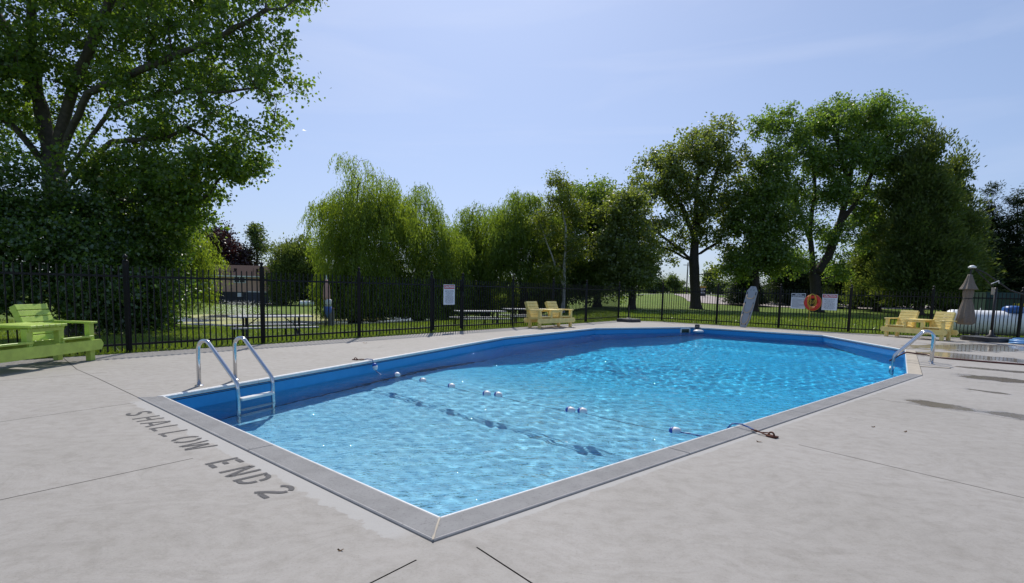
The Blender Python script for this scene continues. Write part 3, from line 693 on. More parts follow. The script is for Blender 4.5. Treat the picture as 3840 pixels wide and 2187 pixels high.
# ------------------------------------------------------------------ pool ladders
def ladder(name, label, base, tang, nin, foot, treads, spacing, hgt):
    t = thing(name, label, 'ladder', (*base,0)); tg = Vector((*tang,0)).normalized(); ni = Vector((*nin,0)).normalized(); z = Vector((0,0,1))
    for k in (0,1):
        o0 = tg*(spacing*k); r = 0.024; a = 0.115
        path = [o0-z*0.06, o0+z*(hgt-a)]
        cc = o0+ni*a+z*(hgt-a)
        path += arc(cc, math.pi, R(52), a, 8, ni, z)[1:]
        knee = o0+ni*(foot-0.02)+z*0.10
        path += [path[-1].lerp(knee, 0.5), path[-1].lerp(knee, 0.93), knee+z*-0.02+ni*0.012, knee-z*0.08+ni*0.02, o0+ni*(foot+0.01)+z*-0.35, o0+ni*foot+z*-0.95]
        mb = MB(); mb.tube(path, r, 14); rail = mb.build('rail', 'steel', t, True)
        mb = MB(); mb.lathe([(0.05,0),(0.05,0.008),(0.03,0.016)],16,tuple(o0)); mb.build('escutcheon', 'steel', rail)
    for zz in treads:
        mb = MB(); c = tg*(spacing/2)+ni*(foot+0.012)+z*zz; M = Matrix((tg, ni, z)).transposed(); mb.box(c, (spacing-0.03,0.085,0.035), M, 0.008); mb.build('tread', 'white_plastic', t)
    return t
tBC = (Vector(C)-Vector(B)).normalized(); nBC = Vector((tBC.y,-tBC.x))
ladder('pool_ladder', 'stainless steel pool ladder at the shallow end near the lettering', (-3.80,6.61), tBC, nBC, 0.65, (-0.105,-0.40,-0.68), 0.515, 0.56)
tGH = (Vector(G)-Vector(H)).normalized(); nGH = Vector((-tGH.y,tGH.x))
ladder('pool_ladder', 'stainless steel pool ladder at the deep end near the red hose', (8.16,10.60), tGH, nGH, 0.62, (-0.16,-0.45,-0.72), 0.46, 0.62)

# ------------------------------------------------------------------ rope and floats
rope = thing('float_rope', 'blue and white safety rope with oval floats across the pool', 'rope', (0,0,0))
fl = [(-1.86,8.87),(-1.36,8.37),(-0.87,7.94),(-0.33,7.42),(-0.17,7.36),(0.72,6.50),(0.86,6.47),(1.72,5.62)]
wallp = Vector((-2.38,9.16)); zf = ZW+0.012
path = [Vector((-2.50,9.22,0.02)),Vector((-2.42,9.19,0.035)),Vector((-2.335,9.16,0.028)),Vector((-2.325,9.15,-0.03)),Vector((-2.31,9.14,-0.10)),Vector((-2.24,9.08,-0.17))]
prev = path[-1]
for i, (x, y) in enumerate(fl):
    p = Vector((x,y,zf)); n = max(2, int((p-prev).length/0.12))
    for k in range(1, n+1):
        q = prev.lerp(p, k/n); q.z -= 0.05*math.sin(math.pi*k/n)**0.5; path.append(q)
    prev = p
end = [Vector((1.85,5.55,zf)),Vector((1.98,5.42,zf)),Vector((2.08,5.28,-0.10)),Vector((2.12,5.16,0.03)),Vector((2.17,5.06,0.052)),Vector((2.22,4.98,0.035)),Vector((2.25,4.93,0.024))]
path += end
# braid: blue and white strands
full = []
for a, b in zip(path[:-1], path[1:]):
    n = max(1, int((b-a).length/0.02))
    for k in range(n): full.append(a.lerp(b, k/n))
full.append(path[-1])
mb = MB(); mb.tube(full, 0.0078, 6); mb.build('rope', 'rope_blue', rope)
mb = MB()
for ph in (0, math.pi):
    hp = []
    for i, p in enumerate(full):
        a = i*0.75+ph; d = (full[min(i+1,len(full)-1)]-full[max(i-1,0)]).normalized(); sx_ = d.cross(Vector((0,0,1))).normalized(); hp.append(p+(sx_*math.cos(a)+Vector((0,0,1))*math.sin(a))*0.0060)
    mb.tube(hp, 0.0034, 4)
mb.build('strand', 'float_white', rope)
def oval(s): return [(0.010,-0.062),(0.025,-0.057),(0.039,-0.039),(0.044,-0.010)] if s < 0 else [(0.044,-0.010),(0.044,0.013),(0.038,0.039),(0.025,0.057),(0.010,0.062)]
mb = MB(); mb.lathe(oval(-1),16); mA = mb.mesh('end','float_blue',True); mb = MB(); mb.lathe(oval(1),16); mW = mb.mesh('float','float_white',True)
fpos = [(Vector((-2.285,9.12,-0.085)), Vector((0.25,-0.2,-0.95)))] + [(Vector((x,y,ZW+0.018)), None) for x, y in fl]
for i, (p, d) in enumerate(fpos):
    if d is None:
        a = Vector((*fl[max(0,i-2)],0)); b = Vector((*fl[min(len(fl)-1,i)],0)); d = (b-a).normalized()
        if i == len(fpos)-1: d = Vector((0.75,-0.62,0.1))
    o = obj('float', mW, rope, p); o.rotation_mode = 'QUATERNION'; o.rotation_quaternion = d.to_track_quat('Z','Y'); obj('float_end', mA, o)
for c, dd, nm in ((Vector((2.29,4.87,0.022)), Vector((0.55,-0.83,0)), 'rusty snap hook and anchor on the near right coping'), (Vector((-2.58,9.25,0.018)), Vector((-0.9,0.3,0)), 'rusty snap hook on the far left coping by the hanging float')):
    t = thing('snap_hook', nm, 'hook', c, math.atan2(dd.y,dd.x))
    mb = MB(); lp = [Vector((0.045*math.cos(a)*1.25,0.02*math.sin(a),0.006*math.sin(2*a))) for a in np.linspace(0,2*math.pi,18,endpoint=False)]; mb.tube(lp,0.0055,6,True); mb.build('hook', 'rust', t, True)
    mb = MB(); mb.tube([(-0.06,0,0),(-0.09,0,0.004)],0.010,8); mb.tube([Vector((-0.1+0.016*math.cos(a),0.016*math.sin(a),0.004)) for a in np.linspace(0,2*math.pi,12,endpoint=False)],0.004,6,True); mb.build('swivel', 'rust', t, True)
    mb = MB(); mb.tube([Vector((0.075+0.026*math.cos(a),0.004,0.026*math.sin(a)-0.004)) for a in np.linspace(0,2*math.pi,14,endpoint=False)],0.008,6,True); mb.box((0.085,0,-0.012),(0.09,0.055,0.014)); mb.build('anchor_ring', 'rust', t, True)

# ------------------------------------------------------------------ signs, life ring, spine board on the fence
def textobj(body, size, mat, parent, loc, align='CENTER', bold=0.0, sp=1.0, xs=1.0):
    c = bpy.data.curves.new('lettering', 'FONT'); c.body = body; c.size = size; c.align_x = align; c.align_y = 'CENTER'; c.offset = bold; c.space_line = sp
    c.resolution_u = 2; f = bpy.data.objects.new('lettering', c); COL.objects.link(f)
    bpy.context.view_layer.update(); me = bpy.data.meshes.new_from_object(f.evaluated_get(bpy.context.evaluated_depsgraph_get()))
    bpy.data.objects.remove(f); bpy.data.curves.remove(c); me.materials.clear(); me.materials.append(MAT[mat])
    o = obj('lettering', me, parent, loc); o.rotation_euler = (R(90),0,0); o.scale = (xs,1,1); return o
CAUT = "This pool is unsupervised.\nBathers under twelve (12)\nyears of age are not\nallowed within the pool\nenclosure unless\naccompanied by a parent\nor his or her agent who is\nnot less than sixteen (16)\nyears of age. The total\nnumber of bathers on the\ndeck and in the pool must\nnot exceed ten (10)"
def sign(label, c, nrm, w, h, head, hm, body):
    n_ = Vector((*nrm,0)).normalized(); rz = math.atan2(n_.x,-n_.y)
    t = thing('notice_sign', label, 'sign', c, rz, 'notice signs on the fence')
    mb = MB(); mb.box((0,0.004,0),(w,0.006,h)); mb.build('panel', 'sign_white', t)
    hh = 0.105 if head == 'CAUTION' else 0.13
    mb = MB(); mb.box((0,-0.0005,h/2-0.018-hh/2),(w-0.034,0.003,hh)); hd = mb.build('header', hm, t)
    if head == 'CAUTION':
        textobj('CAUTION', 0.082, 'sign_white', t, (0,-0.0045,h/2-0.018-hh/2), bold=0.003, xs=1.12)
        textobj(body, 0.034, 'sign_ink', t, (0,-0.0045,-0.06), sp=0.95)
    else:
        textobj('HEALTH\nREGULATIONS', 0.058, 'sign_white', t, (0,-0.0045,h/2-0.018-hh/2), bold=0.002, sp=0.85, xs=1.1)
        rng = random.Random(5); mb = MB(); z = h/2-hh-0.055                # rows of small print
        while z > -h/2+0.04:
            k = rng.choice((1,0.97,0.99,0.6,0.45,0.98,0.8)); mb.box((-(w-0.07)*(1-k)/2,-0.0005,z),((w-0.07)*k,0.002,0.0085)); z -= 0.0155
        stuff(mb.build('small_print', 'sign_grey_ink', t))
    for sx in (-1,1):
        mb = MB(); mb.box((sx*w*0.3,0.012,-h/2+0.004),(0.02,0.02,0.012)); mb.build('clip', 'white_plastic', t)
    return t
nl = (0.81,-0.587)
gp = Vector(FP[4]).lerp(Vector(FP[5]), 0.52)
sign('red headed CAUTION sign hung on the gate', Vector((gp.x+nl[0]*0.035,gp.y+nl[1]*0.035,1.065)), nl, 0.47, 0.575, 'CAUTION', 'sign_red', CAUT)
nr_ = Vector((-(FP[12][1]-FP[13][1]), -(FP[13][0]-FP[12][0]))).normalized(); fdir = (Vector(FP[13])-Vector(FP[12])).normalized()
def onf(px, z, off):                                    # point on the right fence seen at that column
    p0 = Vector(FP[12]); best = None
    d = ray(px, 1130); d2 = Vector((d.x,d.y)); den = d2.x*fdir.y-d2.y*fdir.x
    k = (p0.x*fdir.y-p0.y*fdir.x)/den; q = d2*k + nr_*off; return Vector((q.x,q.y,z))
sign('black headed HEALTH REGULATIONS sign left of the life ring', onf(2994,1.07,0.03), nr_, 0.50, 0.57, 'HEALTH', 'sign_navy', '')
sign('red headed CAUTION sign right of the life ring', onf(3112,1.06,0.03), nr_, 0.50, 0.575, 'CAUTION', 'sign_red', CAUT)
rp_ = onf(3051,1.03,0.075); rzr = math.atan2(nr_.x,-nr_.y)
t = thing('life_ring', 'red life ring with coiled yellow rope hung on the fence', 'life ring', rp_, rzr)
mb = MB(); mb.tube([Vector((0.225*math.cos(a),0,0.225*math.sin(a))) for a in np.linspace(0,2*math.pi,36,endpoint=False)],0.072,14,True); mb.build('ring', 'ring_red', t, True)
mb = MB(); mb.tube([Vector((0.30*math.cos(a),-0.02+0.012*math.sin(4*a),0.30*math.sin(a))) for a in np.linspace(0,2*math.pi,40,endpoint=False)],0.006,6,True); mb.build('grab_line', 'rope_yellow', t, True)
rng = random.Random(8)
for k in range(6):
    w = 0.085+0.014*k; dp = 0.26+0.06*k*rng.uniform(0.8,1.1); mb = MB(); xo = rng.uniform(-0.02,0.02)
    P = [Vector((xo+w*math.sin(a),-0.085-0.006*(k % 3),0.31-dp/2+dp/2*math.cos(a))) for a in np.linspace(0,2*math.pi,26,endpoint=False)]; mb.tube(P,0.0065,6,True); mb.build('rope_coil', 'rope_yellow', t, True)
mb = MB(); mb.tube([(-0.05,-0.09,0.10),(-0.06,-0.095,-0.1),(-0.055,-0.09,-0.35),(-0.07,-0.07,-0.7),(-0.075,-0.06,-1.0),(-0.05,-0.1,-1.022)],0.008,6); mb.build('rope_tail', 'rope_yellow', t, True)
mb = MB(); mb.box((0,-0.04,0.30),(0.16,0.10,0.05)); mb.build('bracket', 'black_slot', t)
# spine board
pb = gnd(2786,1228); pt_ = onf(2826,1.80,0.05); pt_ = at(2826,1075,21.55)
xax = Vector((fdir.x,fdir.y,0)).normalized(); zax = (pt_-pb); Lb = zax.length; zax.normalize(); yax = zax.cross(xax).normalized(); xax = yax.cross(zax).normalized()
t = thing('spine_board', 'grey rescue spine board with beige straps leaning on the fence', 'rescue board', pb); t.rotation_mode = 'QUATERNION'
t.rotation_quaternion = Matrix((xax,yax,zax)).transposed().to_quaternion()
mb = MB(); hw = 0.205; mb.prism([(-0.10,0),(0.10,0),(0.135,0.12),(0.19,0.34),(hw,0.8),(hw,Lb-0.20),(0.09,Lb),(-0.09,Lb),(-hw,Lb-0.20),(-hw,0.8),(-0.19,0.34),(-0.135,0.12)],-0.02,0.02,Matrix(((1,0,0),(0,0,-1),(0,1,0)))); brd = mb.build('board', 'board_grey', t)
for (x, z, w, h) in [(0,Lb-0.06,0.03,0.02),(-0.06,Lb-0.15,0.016,0.06),(0.06,Lb-0.15,0.016,0.06),(-0.165,Lb-0.29,0.03,0.13),(0.165,Lb-0.29,0.03,0.13),(-0.15,0.99,0.035,0.09),(0.16,0.95,0.03,0.15),(-0.13,0.55,0.03,0.12),(0.14,0.55,0.03,0.15),(-0.08,0.14,0.03,0.07),(0.075,0.12,0.02,0.06)]:
    mb = MB(); mb.box((x,-0.021,z),(w,0.004,h)); mb.build('hand_slot', 'black_slot', t)
for z0, zd, w in ((Lb-0.36,0.16,0.15),(0.97,0.38,0.17),(0.52,0.40,0.14)):
    mb = MB(); P = []
    for k in range(17):
        a = math.pi*k/16; P.append(Vector((-w*math.cos(a),-0.03-0.035*math.sin(a),z0-zd*math.sin(a)**0.6)))
    mb.tube(P,0.016,6); mb.build('strap', 'strap_beige', t, True)

# ------------------------------------------------------------------ parasols and bases
def base_slab(parent, s=1.02, h=0.13):
    mb = MB(); q = s/2; c = 0.16; poly = [(-q+c,-q),(q-c,-q),(q,-q+c),(q,q-c),(q-c,q),(-q+c,q),(-q,q-c),(-q,-q+c)]
    mb.prism(poly, 0, h-0.015); mb.prism([(x*0.98,y*0.98) for x, y in poly], h-0.015, h); return mb.build('base', 'grey_plastic', parent)
t = thing('parasol_base', 'dark grey parasol base with short pole at the far corner of the deck', 'parasol base', (4.93,23.35,0.0), R(38))
base_slab(t, 0.86); mb = MB(); mb.tube([(0,0,0.1),(0,0,0.68)],0.028,12); mb.build('pole', 'dark_metal', t)
mb = MB(); mb.lathe([(0.11,0.128),(0.11,0.15),(0.05,0.17)],16); mb.build('collar', 'step_concrete', t)
mb = MB(); mb.lathe([(0.05,0),(0.07,0.05),(0.05,0.1),(0.01,0.11)],12,(0.52,0.35,0)); mb.build('filler_cap', 'white_plastic', t, True)
pc = Vector((14.75,17.05,0))
t = thing('cantilever_parasol', 'closed taupe cantilever parasol on a dark square base', 'parasol', pc, 0)
b_ = base_slab(t, 1.06, 0.13); b_.rotation_euler = (0,0,R(20))
mast = at(3716,1262,17.05)-pc; mx_, my_ = mast.x, 0.0
mb = MB(); mb.tube([(mx_,my_,0.12),(mx_,my_,1.66)],0.038,12); mb.build('mast', 'dark_metal', t, True)
mb = MB(); mb.lathe([(0.16,0.128),(0.16,0.15),(0.06,0.2),(0.05,0.34)],16,(mx_,my_,0)); mb.build('mast_foot', 'dark_metal', t, True)
hub = at(3646,1003,17.05)-pc; w1 = at(3744,1058,17.05)-pc; w2 = at(3790,1090,17.05)-pc; w3 = at(3862,1112,17.05)-pc; w4 = at(3930,1150,17.05)-pc
bez = [hub, hub.lerp(w1,0.5)+Vector((0,0,0.05)), w1, w2, w3, w4, Vector((w4.x+0.2,0,0.6)), Vector((mx_+0.06,0.0,0.40))]
mb = MB(); mb.tube(bez[:6], 0.020, 8); mb.build('boom', 'dark_metal', t, True)
mb = MB(); mb.tube([hub+Vector((0.08,0,-0.04)), Vector((mx_-0.02,0,1.60))], 0.016, 8); mb.build('strut', 'dark_metal', t, True)
cp = at(3722,1085,17.0)-pc
mb = MB(); mb.box(cp+Vector((0.02,0,-0.06)),(0.07,0.07,0.22),None,0.01); ck = mb.build('crank_box', 'step_concrete', t)
mb = MB(); mb.tube([cp+Vector((-0.09,-0.03,0.16)),cp+Vector((0.14,-0.03,0.26)),cp+Vector((0.15,-0.03,0.18))],0.012,6); mb.build('crank_handle', 'white_plastic', ck)
hx = (at(3637,1040,17.05)-pc).x
mb = MB(); mb.lathe([(0.10,0),(0.11,0.03),(0.06,0.07),(0.02,0.085)],14,(hub.x,0,hub.z-0.02)); mb.build('hub_cap', 'white_plastic', t, True)
mb = MB(); mb.tube([(hub.x,0,hub.z),(hx,0,2.02)],0.02,8); mb.build('hanger', 'dark_metal', t)
def pleat(a, z): return 1+0.13*math.cos(8*a)+0.05*math.cos(3*a+1)
mb = MB(); mb.lathe([(0.05,2.04),(0.07,1.95),(0.12,1.78),(0.20,1.60),(0.215,1.575),(0.11,1.60)],48,(hx,0,0),pleat); mb.build('canopy_vent', 'taupe_canvas', t, True)
mb = MB(); mb.lathe([(0.11,1.66),(0.125,1.5),(0.115,1.38),(0.10,1.29),(0.135,1.12),(0.18,0.9),(0.21,0.72),(0.23,0.56),(0.15,0.50)],48,(hx,0,0),pleat); mb.build('canopy', 'taupe_canvas', t, True)
mb = MB(); mb.tube([Vector((hx+0.118*math.cos(a),0.118*math.sin(a),1.30)) for a in np.linspace(0,2*math.pi,20,endpoint=False)],0.012,6,True); mb.build('tie', 'black_slot', t)

# hoses
mb = MB(); hp = [Vector((8.55,12.36,-0.16)),Vector((8.75,12.34,-0.02)),Vector((8.92,12.36,0.05)),Vector((9.1,12.33,0.03)),Vector((9.28,12.2,0.02))] + [gnd(px,py,0.018) for px, py in ((3500,1338),(3560,1345),(3620,1350),(3700,1357),(3770,1362),(3838,1367))] + [Vector((11.3,10.3,0.018)),Vector((13,9,0.018))]
mb.tube(hp, 0.017, 8); tag(mb.build('garden_hose', 'hose_red', None, True), 'dark red garden hose running from the pool across the wet deck', 'hose')
t = thing('vacuum_hose', 'coil of light blue pool vacuum hose beside the parasol base', 'hose', (15.35,16.15,0), 0)
rng = random.Random(4)
for k in range(6):
    mb = MB(); rr_ = 0.46-0.03*(k % 3); ox, oy = rng.uniform(-.06,.06), rng.uniform(-.06,.06)
    mb.tube([Vector((ox+rr_*1.25*math.cos(a),oy+rr_*math.sin(a),0.028+0.045*(k//2)+0.012*math.sin(2*a+k))) for a in np.linspace(0,2*math.pi,36,endpoint=False)],0.026,8,True); mb.build('loop', 'hose_blue', t, True)

# pool alarm hooked over the far coping
t = thing('pool_alarm', 'grey pool alarm with white float hooked over the far coping', 'pool alarm', (6.86,20.38,0), R(-20))
mb = MB(); mb.box((0,0.05,0.06),(0.17,0.16,0.12),None,0.02); mb.build('housing', 'grey_plastic', t); mb = MB(); mb.box((0,-0.05,-0.02),(0.12,0.1,0.16),None,0.02); mb.build('bracket', 'grey_plastic', t)
mb = MB(); mb.lathe([(0.05,-0.17),(0.17,-0.155),(0.19,-0.12),(0.15,-0.08),(0.06,-0.06)],20,(0.06,-0.14,0)); mb.build('float', 'white_plastic', t, True)

# bits on the deck
rng = random.Random(11)
for i, (px, py, lab) in enumerate(((1369,1287,'brown dry leaf on the deck above the blue float'),(3275,1602,'small brown leaf lying on the right of the deck'),(1165,1390,'tiny brown leaf near the far coping'),(2845,1658,'thin twig beside the rusty snap hook'),(1277,2066,'small reddish leaf scrap left of the near pool corner'),(3395,1620,'small dark leaf scrap on the right deck near the joint'))):
    p = gnd(px, py); mb = MB(); L = (0.055,0.022,0.03,0.022,0.014,0.02)[i]
    pts_ = [(math.cos(a)*L*(1+0.35*math.cos(3*a+i)), math.sin(a)*L*0.5*(1+0.3*math.sin(2*a)), 0.006+0.006*math.cos(2*a)) for a in np.linspace(0,2*math.pi,11,endpoint=False)]
    mb.add(pts_+[(0,0,0.004)], [(k,(k+1) % 11,11) for k in range(11)]); o = mb.build('fallen_leaf', 'dead_leaf'); o.location = p; o.rotation_euler = (0,0,rng.uniform(0,6)); tag(o, lab, 'leaf', 'litter on the deck')
# concrete cover plate by the deep end ladder
mb = MB(); mb.box((0,0,0.006),(0.5,0.10,0.012),None,0.004); o = mb.build('anchor_plate', 'step_concrete'); q = gnd(3502,1378); o.location = q; o.rotation_euler = (0,0,R(-20)); tag(o, 'pale concrete patch plate beside the deep end ladder', 'plate')

# ------------------------------------------------------------------ beyond the fence: furniture
def picnic(label, c, rz, L, z):
    t = thing('picnic_table', label, 'table', (c[0],c[1],z), rz, 'picnic tables on the lawn')
    for k in range(3): mb = MB(); mb.box((0,-0.25+0.25*k,0.745),(L,0.235,0.042),None,0.006); mb.build('table_plank', 'weathered_plank', t)
    for s in (-1,1):
        mb = MB(); mb.box((0,s*0.66,0.44),(L+0.1,0.25,0.042),None,0.006); mb.build('bench_plank', 'weathered_plank', t)
    for x in (-L*0.32,L*0.32):
        for s in (-1,1):
            mb = MB(); mb.tube([(x,s*0.24,0.72),(x,s*0.24,0.10),(x,s*0.30,0.02)],0.03,8); mb.build('leg', 'frame_brown', t, True)
            mb = MB(); mb.tube([(x-0.18,s*0.30,0.40),(x-0.18,s*0.62,0.41),(x-0.18,s*0.74,0.36),(x-0.18,s*0.80,0.02)],0.026,8); mb.build('bench_leg', 'frame_brown', t, True)
            mb = MB(); mb.tube([(x,s*0.24,0.40),(x-0.18,s*0.3,0.40)],0.02,6); mb.build('link', 'frame_brown', t)
        d = 1 if x < 0 else -1
        mb = MB(); mb.tube([(x,0,0.42),(x+d*0.38,0,0.715)],0.014,6); mb.tube([(x,-0.24,0.42),(x,0.24,0.42)],0.018,6); mb.build('brace', 'frame_brown', t)
p = at(1003,1270,16.6); picnic('long grey plank picnic table by the pond with the fountain', (p.x,p.y+0.3), R(35), 2.35, float(ter(p.x,p.y+0.3)))
p1 = at(1800,1224,24.2); picnic('grey plank picnic table under the willows nearest the gate', (p1.x,p1.y), R(26), 2.25, float(ter(p1.x,p1.y)))
p2 = at(1975,1215,25.6); picnic('grey plank picnic table under the willows behind the yellow bench', (p2.x,p2.y), R(26), 2.25, float(ter(p2.x,p2.y)))
# closed red, white and blue parasol with its post
ub = at(1228,1214,25.6); ub = terv(ub.x, ub.y)
t = thing('garden_parasol', 'closed red white and blue parasol standing by the pond', 'parasol', ub)
mb = MB(); mb.tube([(-0.06,0,0),(-0.05,0,2.3)],0.028,8); mb.build('pole', 'dark_metal', t)
def pl5(a, z): return 1+0.16*math.cos(6*a+2*z)
mb = MB(); mb.lathe([(0.14,1.25),(0.15,1.45),(0.125,1.8),(0.09,2.12),(0.03,2.22)],30,(-0.03,0,0),pl5); mb.build('canopy_top', 'cloth_red', t, True)
mb = MB(); mb.lathe([(0.155,0.95),(0.16,1.25),(0.12,1.3)],30,(0.02,0,0),pl5); mb.build('canopy_middle', 'cloth_white', t, True)
mb = MB(); mb.lathe([(0.03,0.42),(0.09,0.60),(0.17,0.72),(0.165,0.96)],30,(0.02,0,0),pl5); mb.build('canopy_skirt', 'cloth_blue', t, True)
mb = MB(); mb.lathe([(0.045,2.2),(0.03,2.28),(0.012,2.42)],8,(-0.03,0,0)); mb.build('tip', 'white_plastic', t)
mb = MB(); mb.lathe([(0.165,1.03),(0.17,1.04),(0.165,1.05)],20,(0.02,0,0)); mb.build('tie', 'black_slot', t)
sp = at(1242,1214,26.6); sp = terv(sp.x, sp.y)
t = thing('wooden_post', 'thick weathered wooden stump post beside the closed parasol', 'post', sp)
mb = MB(); mb.lathe([(0.17,-0.05),(0.155,0.1),(0.15,0.86),(0.135,0.9)],12); mb.build('trunk', 'pole_wood', t, True)
mb = MB(); mb.lathe([(0.165,0.86),(0.165,0.90),(0.05,0.915)],12); mb.build('cap', 'brown_wood', t)

# pond with fountain
pz = -1.22
shore = [(-25,41),(-23,34),(-19.5,31.2),(-14,30.5),(-9,31.5),(-6.0,33.5),(-4.8,37),(-5.4,41),(-9,45),(-15,49),(-21,48),(-25,45)]
def smooth(poly, n=3):
    for _ in range(n):
        q = []
        for i in range(len(poly)):
            a = poly[i]; b = poly[(i+1) % len(poly)]; q += [(a[0]*.75+b[0]*.25,a[1]*.75+b[1]*.25),(a[0]*.25+b[0]*.75,a[1]*.25+b[1]*.75)]
        poly = q
    return poly
sh = smooth(shore); zz = [max(float(ter(x,y)) for x, y in sh)]
pts = []; edges = []; addloop(sh); v5, e5, f5, *_ = delaunay_2d_cdt(pts, edges, [], 1, 1e-6)
gxx, gyy = np.meshgrid(np.linspace(-26,-4,26), np.linspace(30,54,18)); kk = inside(sh, gxx.ravel(), gyy.ravel())
pts = []; edges = []; addloop(sh); pts.extend(Vector((x,y)) for x, y in zip(gxx.ravel()[kk], gyy.ravel()[kk])); v5, e5, f5, *_ = delaunay_2d_cdt(pts, edges, [], 0, 1e-6)
cen = np.array([[sum(v5[i].x for i in f)/3, sum(v5[i].y for i in f)/3] for f in f5]); keep = inside(sh, cen[:,0], cen[:,1])
mb = MB(); mb.add([(v.x,v.y,float(ter(v.x,v.y))+0.035) for v in v5], [tuple(f) for f, k in zip(f5, keep) if k])
o = struct(mb.build('pond_water', 'pond_water', None, True)); o['label'] = 'pond with pale green weed behind the fence'
fc = at(905,1210,36); fz = float(ter(fc.x,fc.y))
rs = np.random.RandomState(2); nd = 2600
tt = rs.uniform(0.02,1,nd); az = rs.uniform(0,2*math.pi,nd); vr = rs.uniform(0.6,2.6,nd); hh_ = rs.uniform(0.4,1.25,nd)
px_ = fc.x+np.cos(az)*vr*tt*1.25; py_ = fc.y+np.sin(az)*vr*tt; pz_ = fz+0.06+4*hh_*tt*(1-tt)+rs.normal(0,0.03,nd)
sz = rs.uniform(0.005,0.014,nd)
base = np.array([(1,1,1),(1,-1,-1),(-1,1,-1),(-1,-1,1)],float)
V = np.stack([px_,py_,pz_],-1)[:,None,:]+base[None]*sz[:,None,None]; Fd = np.arange(nd*4).reshape(nd,4)[:,[0,1,2, 0,3,1, 0,2,3, 1,3,2]].reshape(-1,3)
o = stuff(obj('fountain_spray', bigmesh('fountain_spray', V.reshape(-1,3), Fd, 'droplet'))); o['label'] = 'white fountain spray thrown up from the pond'; o['category'] = 'spray'

# house on the far bank
hz = -2.0; hc = at(1012,1142,85); th = thing('bungalow', 'peach bungalow with brown roof and slate garage door beyond the pond', 'house', (hc.x,hc.y,hz), R(6))
Wd, Dp = 13.0, 8.0
def hb(nm, c, s, mat, par=None):
    mb = MB(); mb.box(c, s); return mb.build(nm, mat, par or th)
hb('foundation', (-Wd/2,Dp/2,0.95), (Wd,Dp,1.9), 'foundation'); hb('wall', (-Wd/2,Dp/2,3.1), (Wd+0.04,Dp+0.04,2.42), 'wall_peach')
mb = MB(); e = 0.35; z0 = 4.32; mb.add([(-Wd-e,-e-.1,z0),(e,-e-.1,z0),(e,Dp+e,z0),(-Wd-e,Dp+e,z0),(-Wd-e,Dp/2,z0+1.75),(e,Dp/2,z0+1.75)],[(0,1,5,4),(2,3,4,5),(0,4,3),(1,2,5),(0,3,2,1)]); rf = mb.build('roof', 'roof_brown', th)
hb('fascia', (-Wd/2,-e-0.12,z0-0.05), (Wd+2*e,0.05,0.18), 'white_trim')
for x in (-5.6,-2.3): hb('roof_vent', (x,1.7,5.35), (0.35,0.3,0.3), 'roof_brown', rf)
mb = MB(); mb.lathe([(0.14,5.6),(0.14,6.55),(0.2,6.58),(0.2,6.75)],10,(-8.0,3.6,0)); mb.build('flue', 'steel', rf)
wn = hb('window', (-4.35,-0.05,3.75), (1.75,0.10,1.0), 'white_trim'); hb('pane', (-4.75,-0.11,3.75), (0.70,0.03,0.80), 'glass_dark', wn); hb('pane', (-3.95,-0.11,3.75), (0.70,0.03,0.80), 'glass_dark', wn)
gdz = hb('garage_door', (-1.9,-0.04,0.95), (2.7,0.06,1.86), 'garage_slate')
for k in range(3): hb('door_panel_line', (-1.9,-0.08,0.45+0.47*k), (2.66,0.02,0.02), 'foundation', gdz)
hb('door_frame', (-1.9,-0.06,1.95), (3.0,0.09,0.14), 'white_trim'); hb('door_frame', (-3.33,-0.06,0.95), (0.13,0.09,1.9), 'white_trim')
hb('basement_window', (-4.4,-0.05,1.45), (0.9,0.08,0.6), 'white_trim'); mb = MB(); mb.tube([(0.0,-0.08,4.25),(0.02,-0.08,0.5),(0.15,-0.3,0.05)],0.06,6); mb.build('downspout', 'white_trim', th)
hb('porch_floor', (-9.1,-0.9,1.78), (2.6,1.8,0.2), 'brown_wood')
for k in range(12): hb('baluster', (-10.2+0.2*k,-1.75,2.35), (0.06,0.05,0.9), 'white_trim')
hb('porch_post', (-7.8,-1.75,2.35), (0.12,0.12,1.0), 'brown_wood'); hb('porch_rail', (-9.0,-1.75,2.86), (2.5,0.08,0.08), 'brown_wood'); hb('entry_door', (-8.4,-0.04,3.0), (0.9,0.06,2.0), 'white_trim')
mb = MB(); mb.tube([(-2.2,-0.4,4.1),(-2.2,-0.45,5.6)],0.03,6); mb.tube([(-2.35,-0.45,5.1),(-2.05,-0.45,5.1)],0.02,6); mb.build('aerial', 'dark_metal', th)

def tank(label, c, rz, Lh, r, z, cover=True):
    t = thing('propane_tank', label, 'tank', (c[0],c[1],z), rz)
    mb = MB(); prof = [(0.02,-Lh)] + [(r*math.sin(a), -Lh+r*0.55*(1-math.cos(a))) for a in np.linspace(0.25,math.pi/2,6)] + [(r*math.cos(a), Lh-r*0.55*(1-math.sin(a))) for a in np.linspace(0,math.pi/2-0.25,6)] + [(0.02,Lh)]
    mb.lathe(prof, 28); o = mb.build('shell', 'tank_white', t, True); o.rotation_euler = (0,R(90),0); o.location = (0,0,r+0.08)
    for x in (-Lh*0.55,Lh*0.55): mb = MB(); mb.box((x,0,0.07),(0.12,r*1.3,0.22)); mb.build('foot', 'step_concrete', t)
    for x in (-Lh*0.5,Lh*0.55): mb = MB(); mb.tube([(x,0,2*r+0.07),(x,0,2*r+0.16)],0.02,6); mb.build('lifting_lug', 'tank_white', t)
    return t
tk = Vector((17.75,19.35)); rzt = math.atan2(-0.36,0.93)
t = tank('large white propane tank behind the fence on the right', tk, rzt, 2.15, 0.425, float(ter(tk.x,tk.y)))
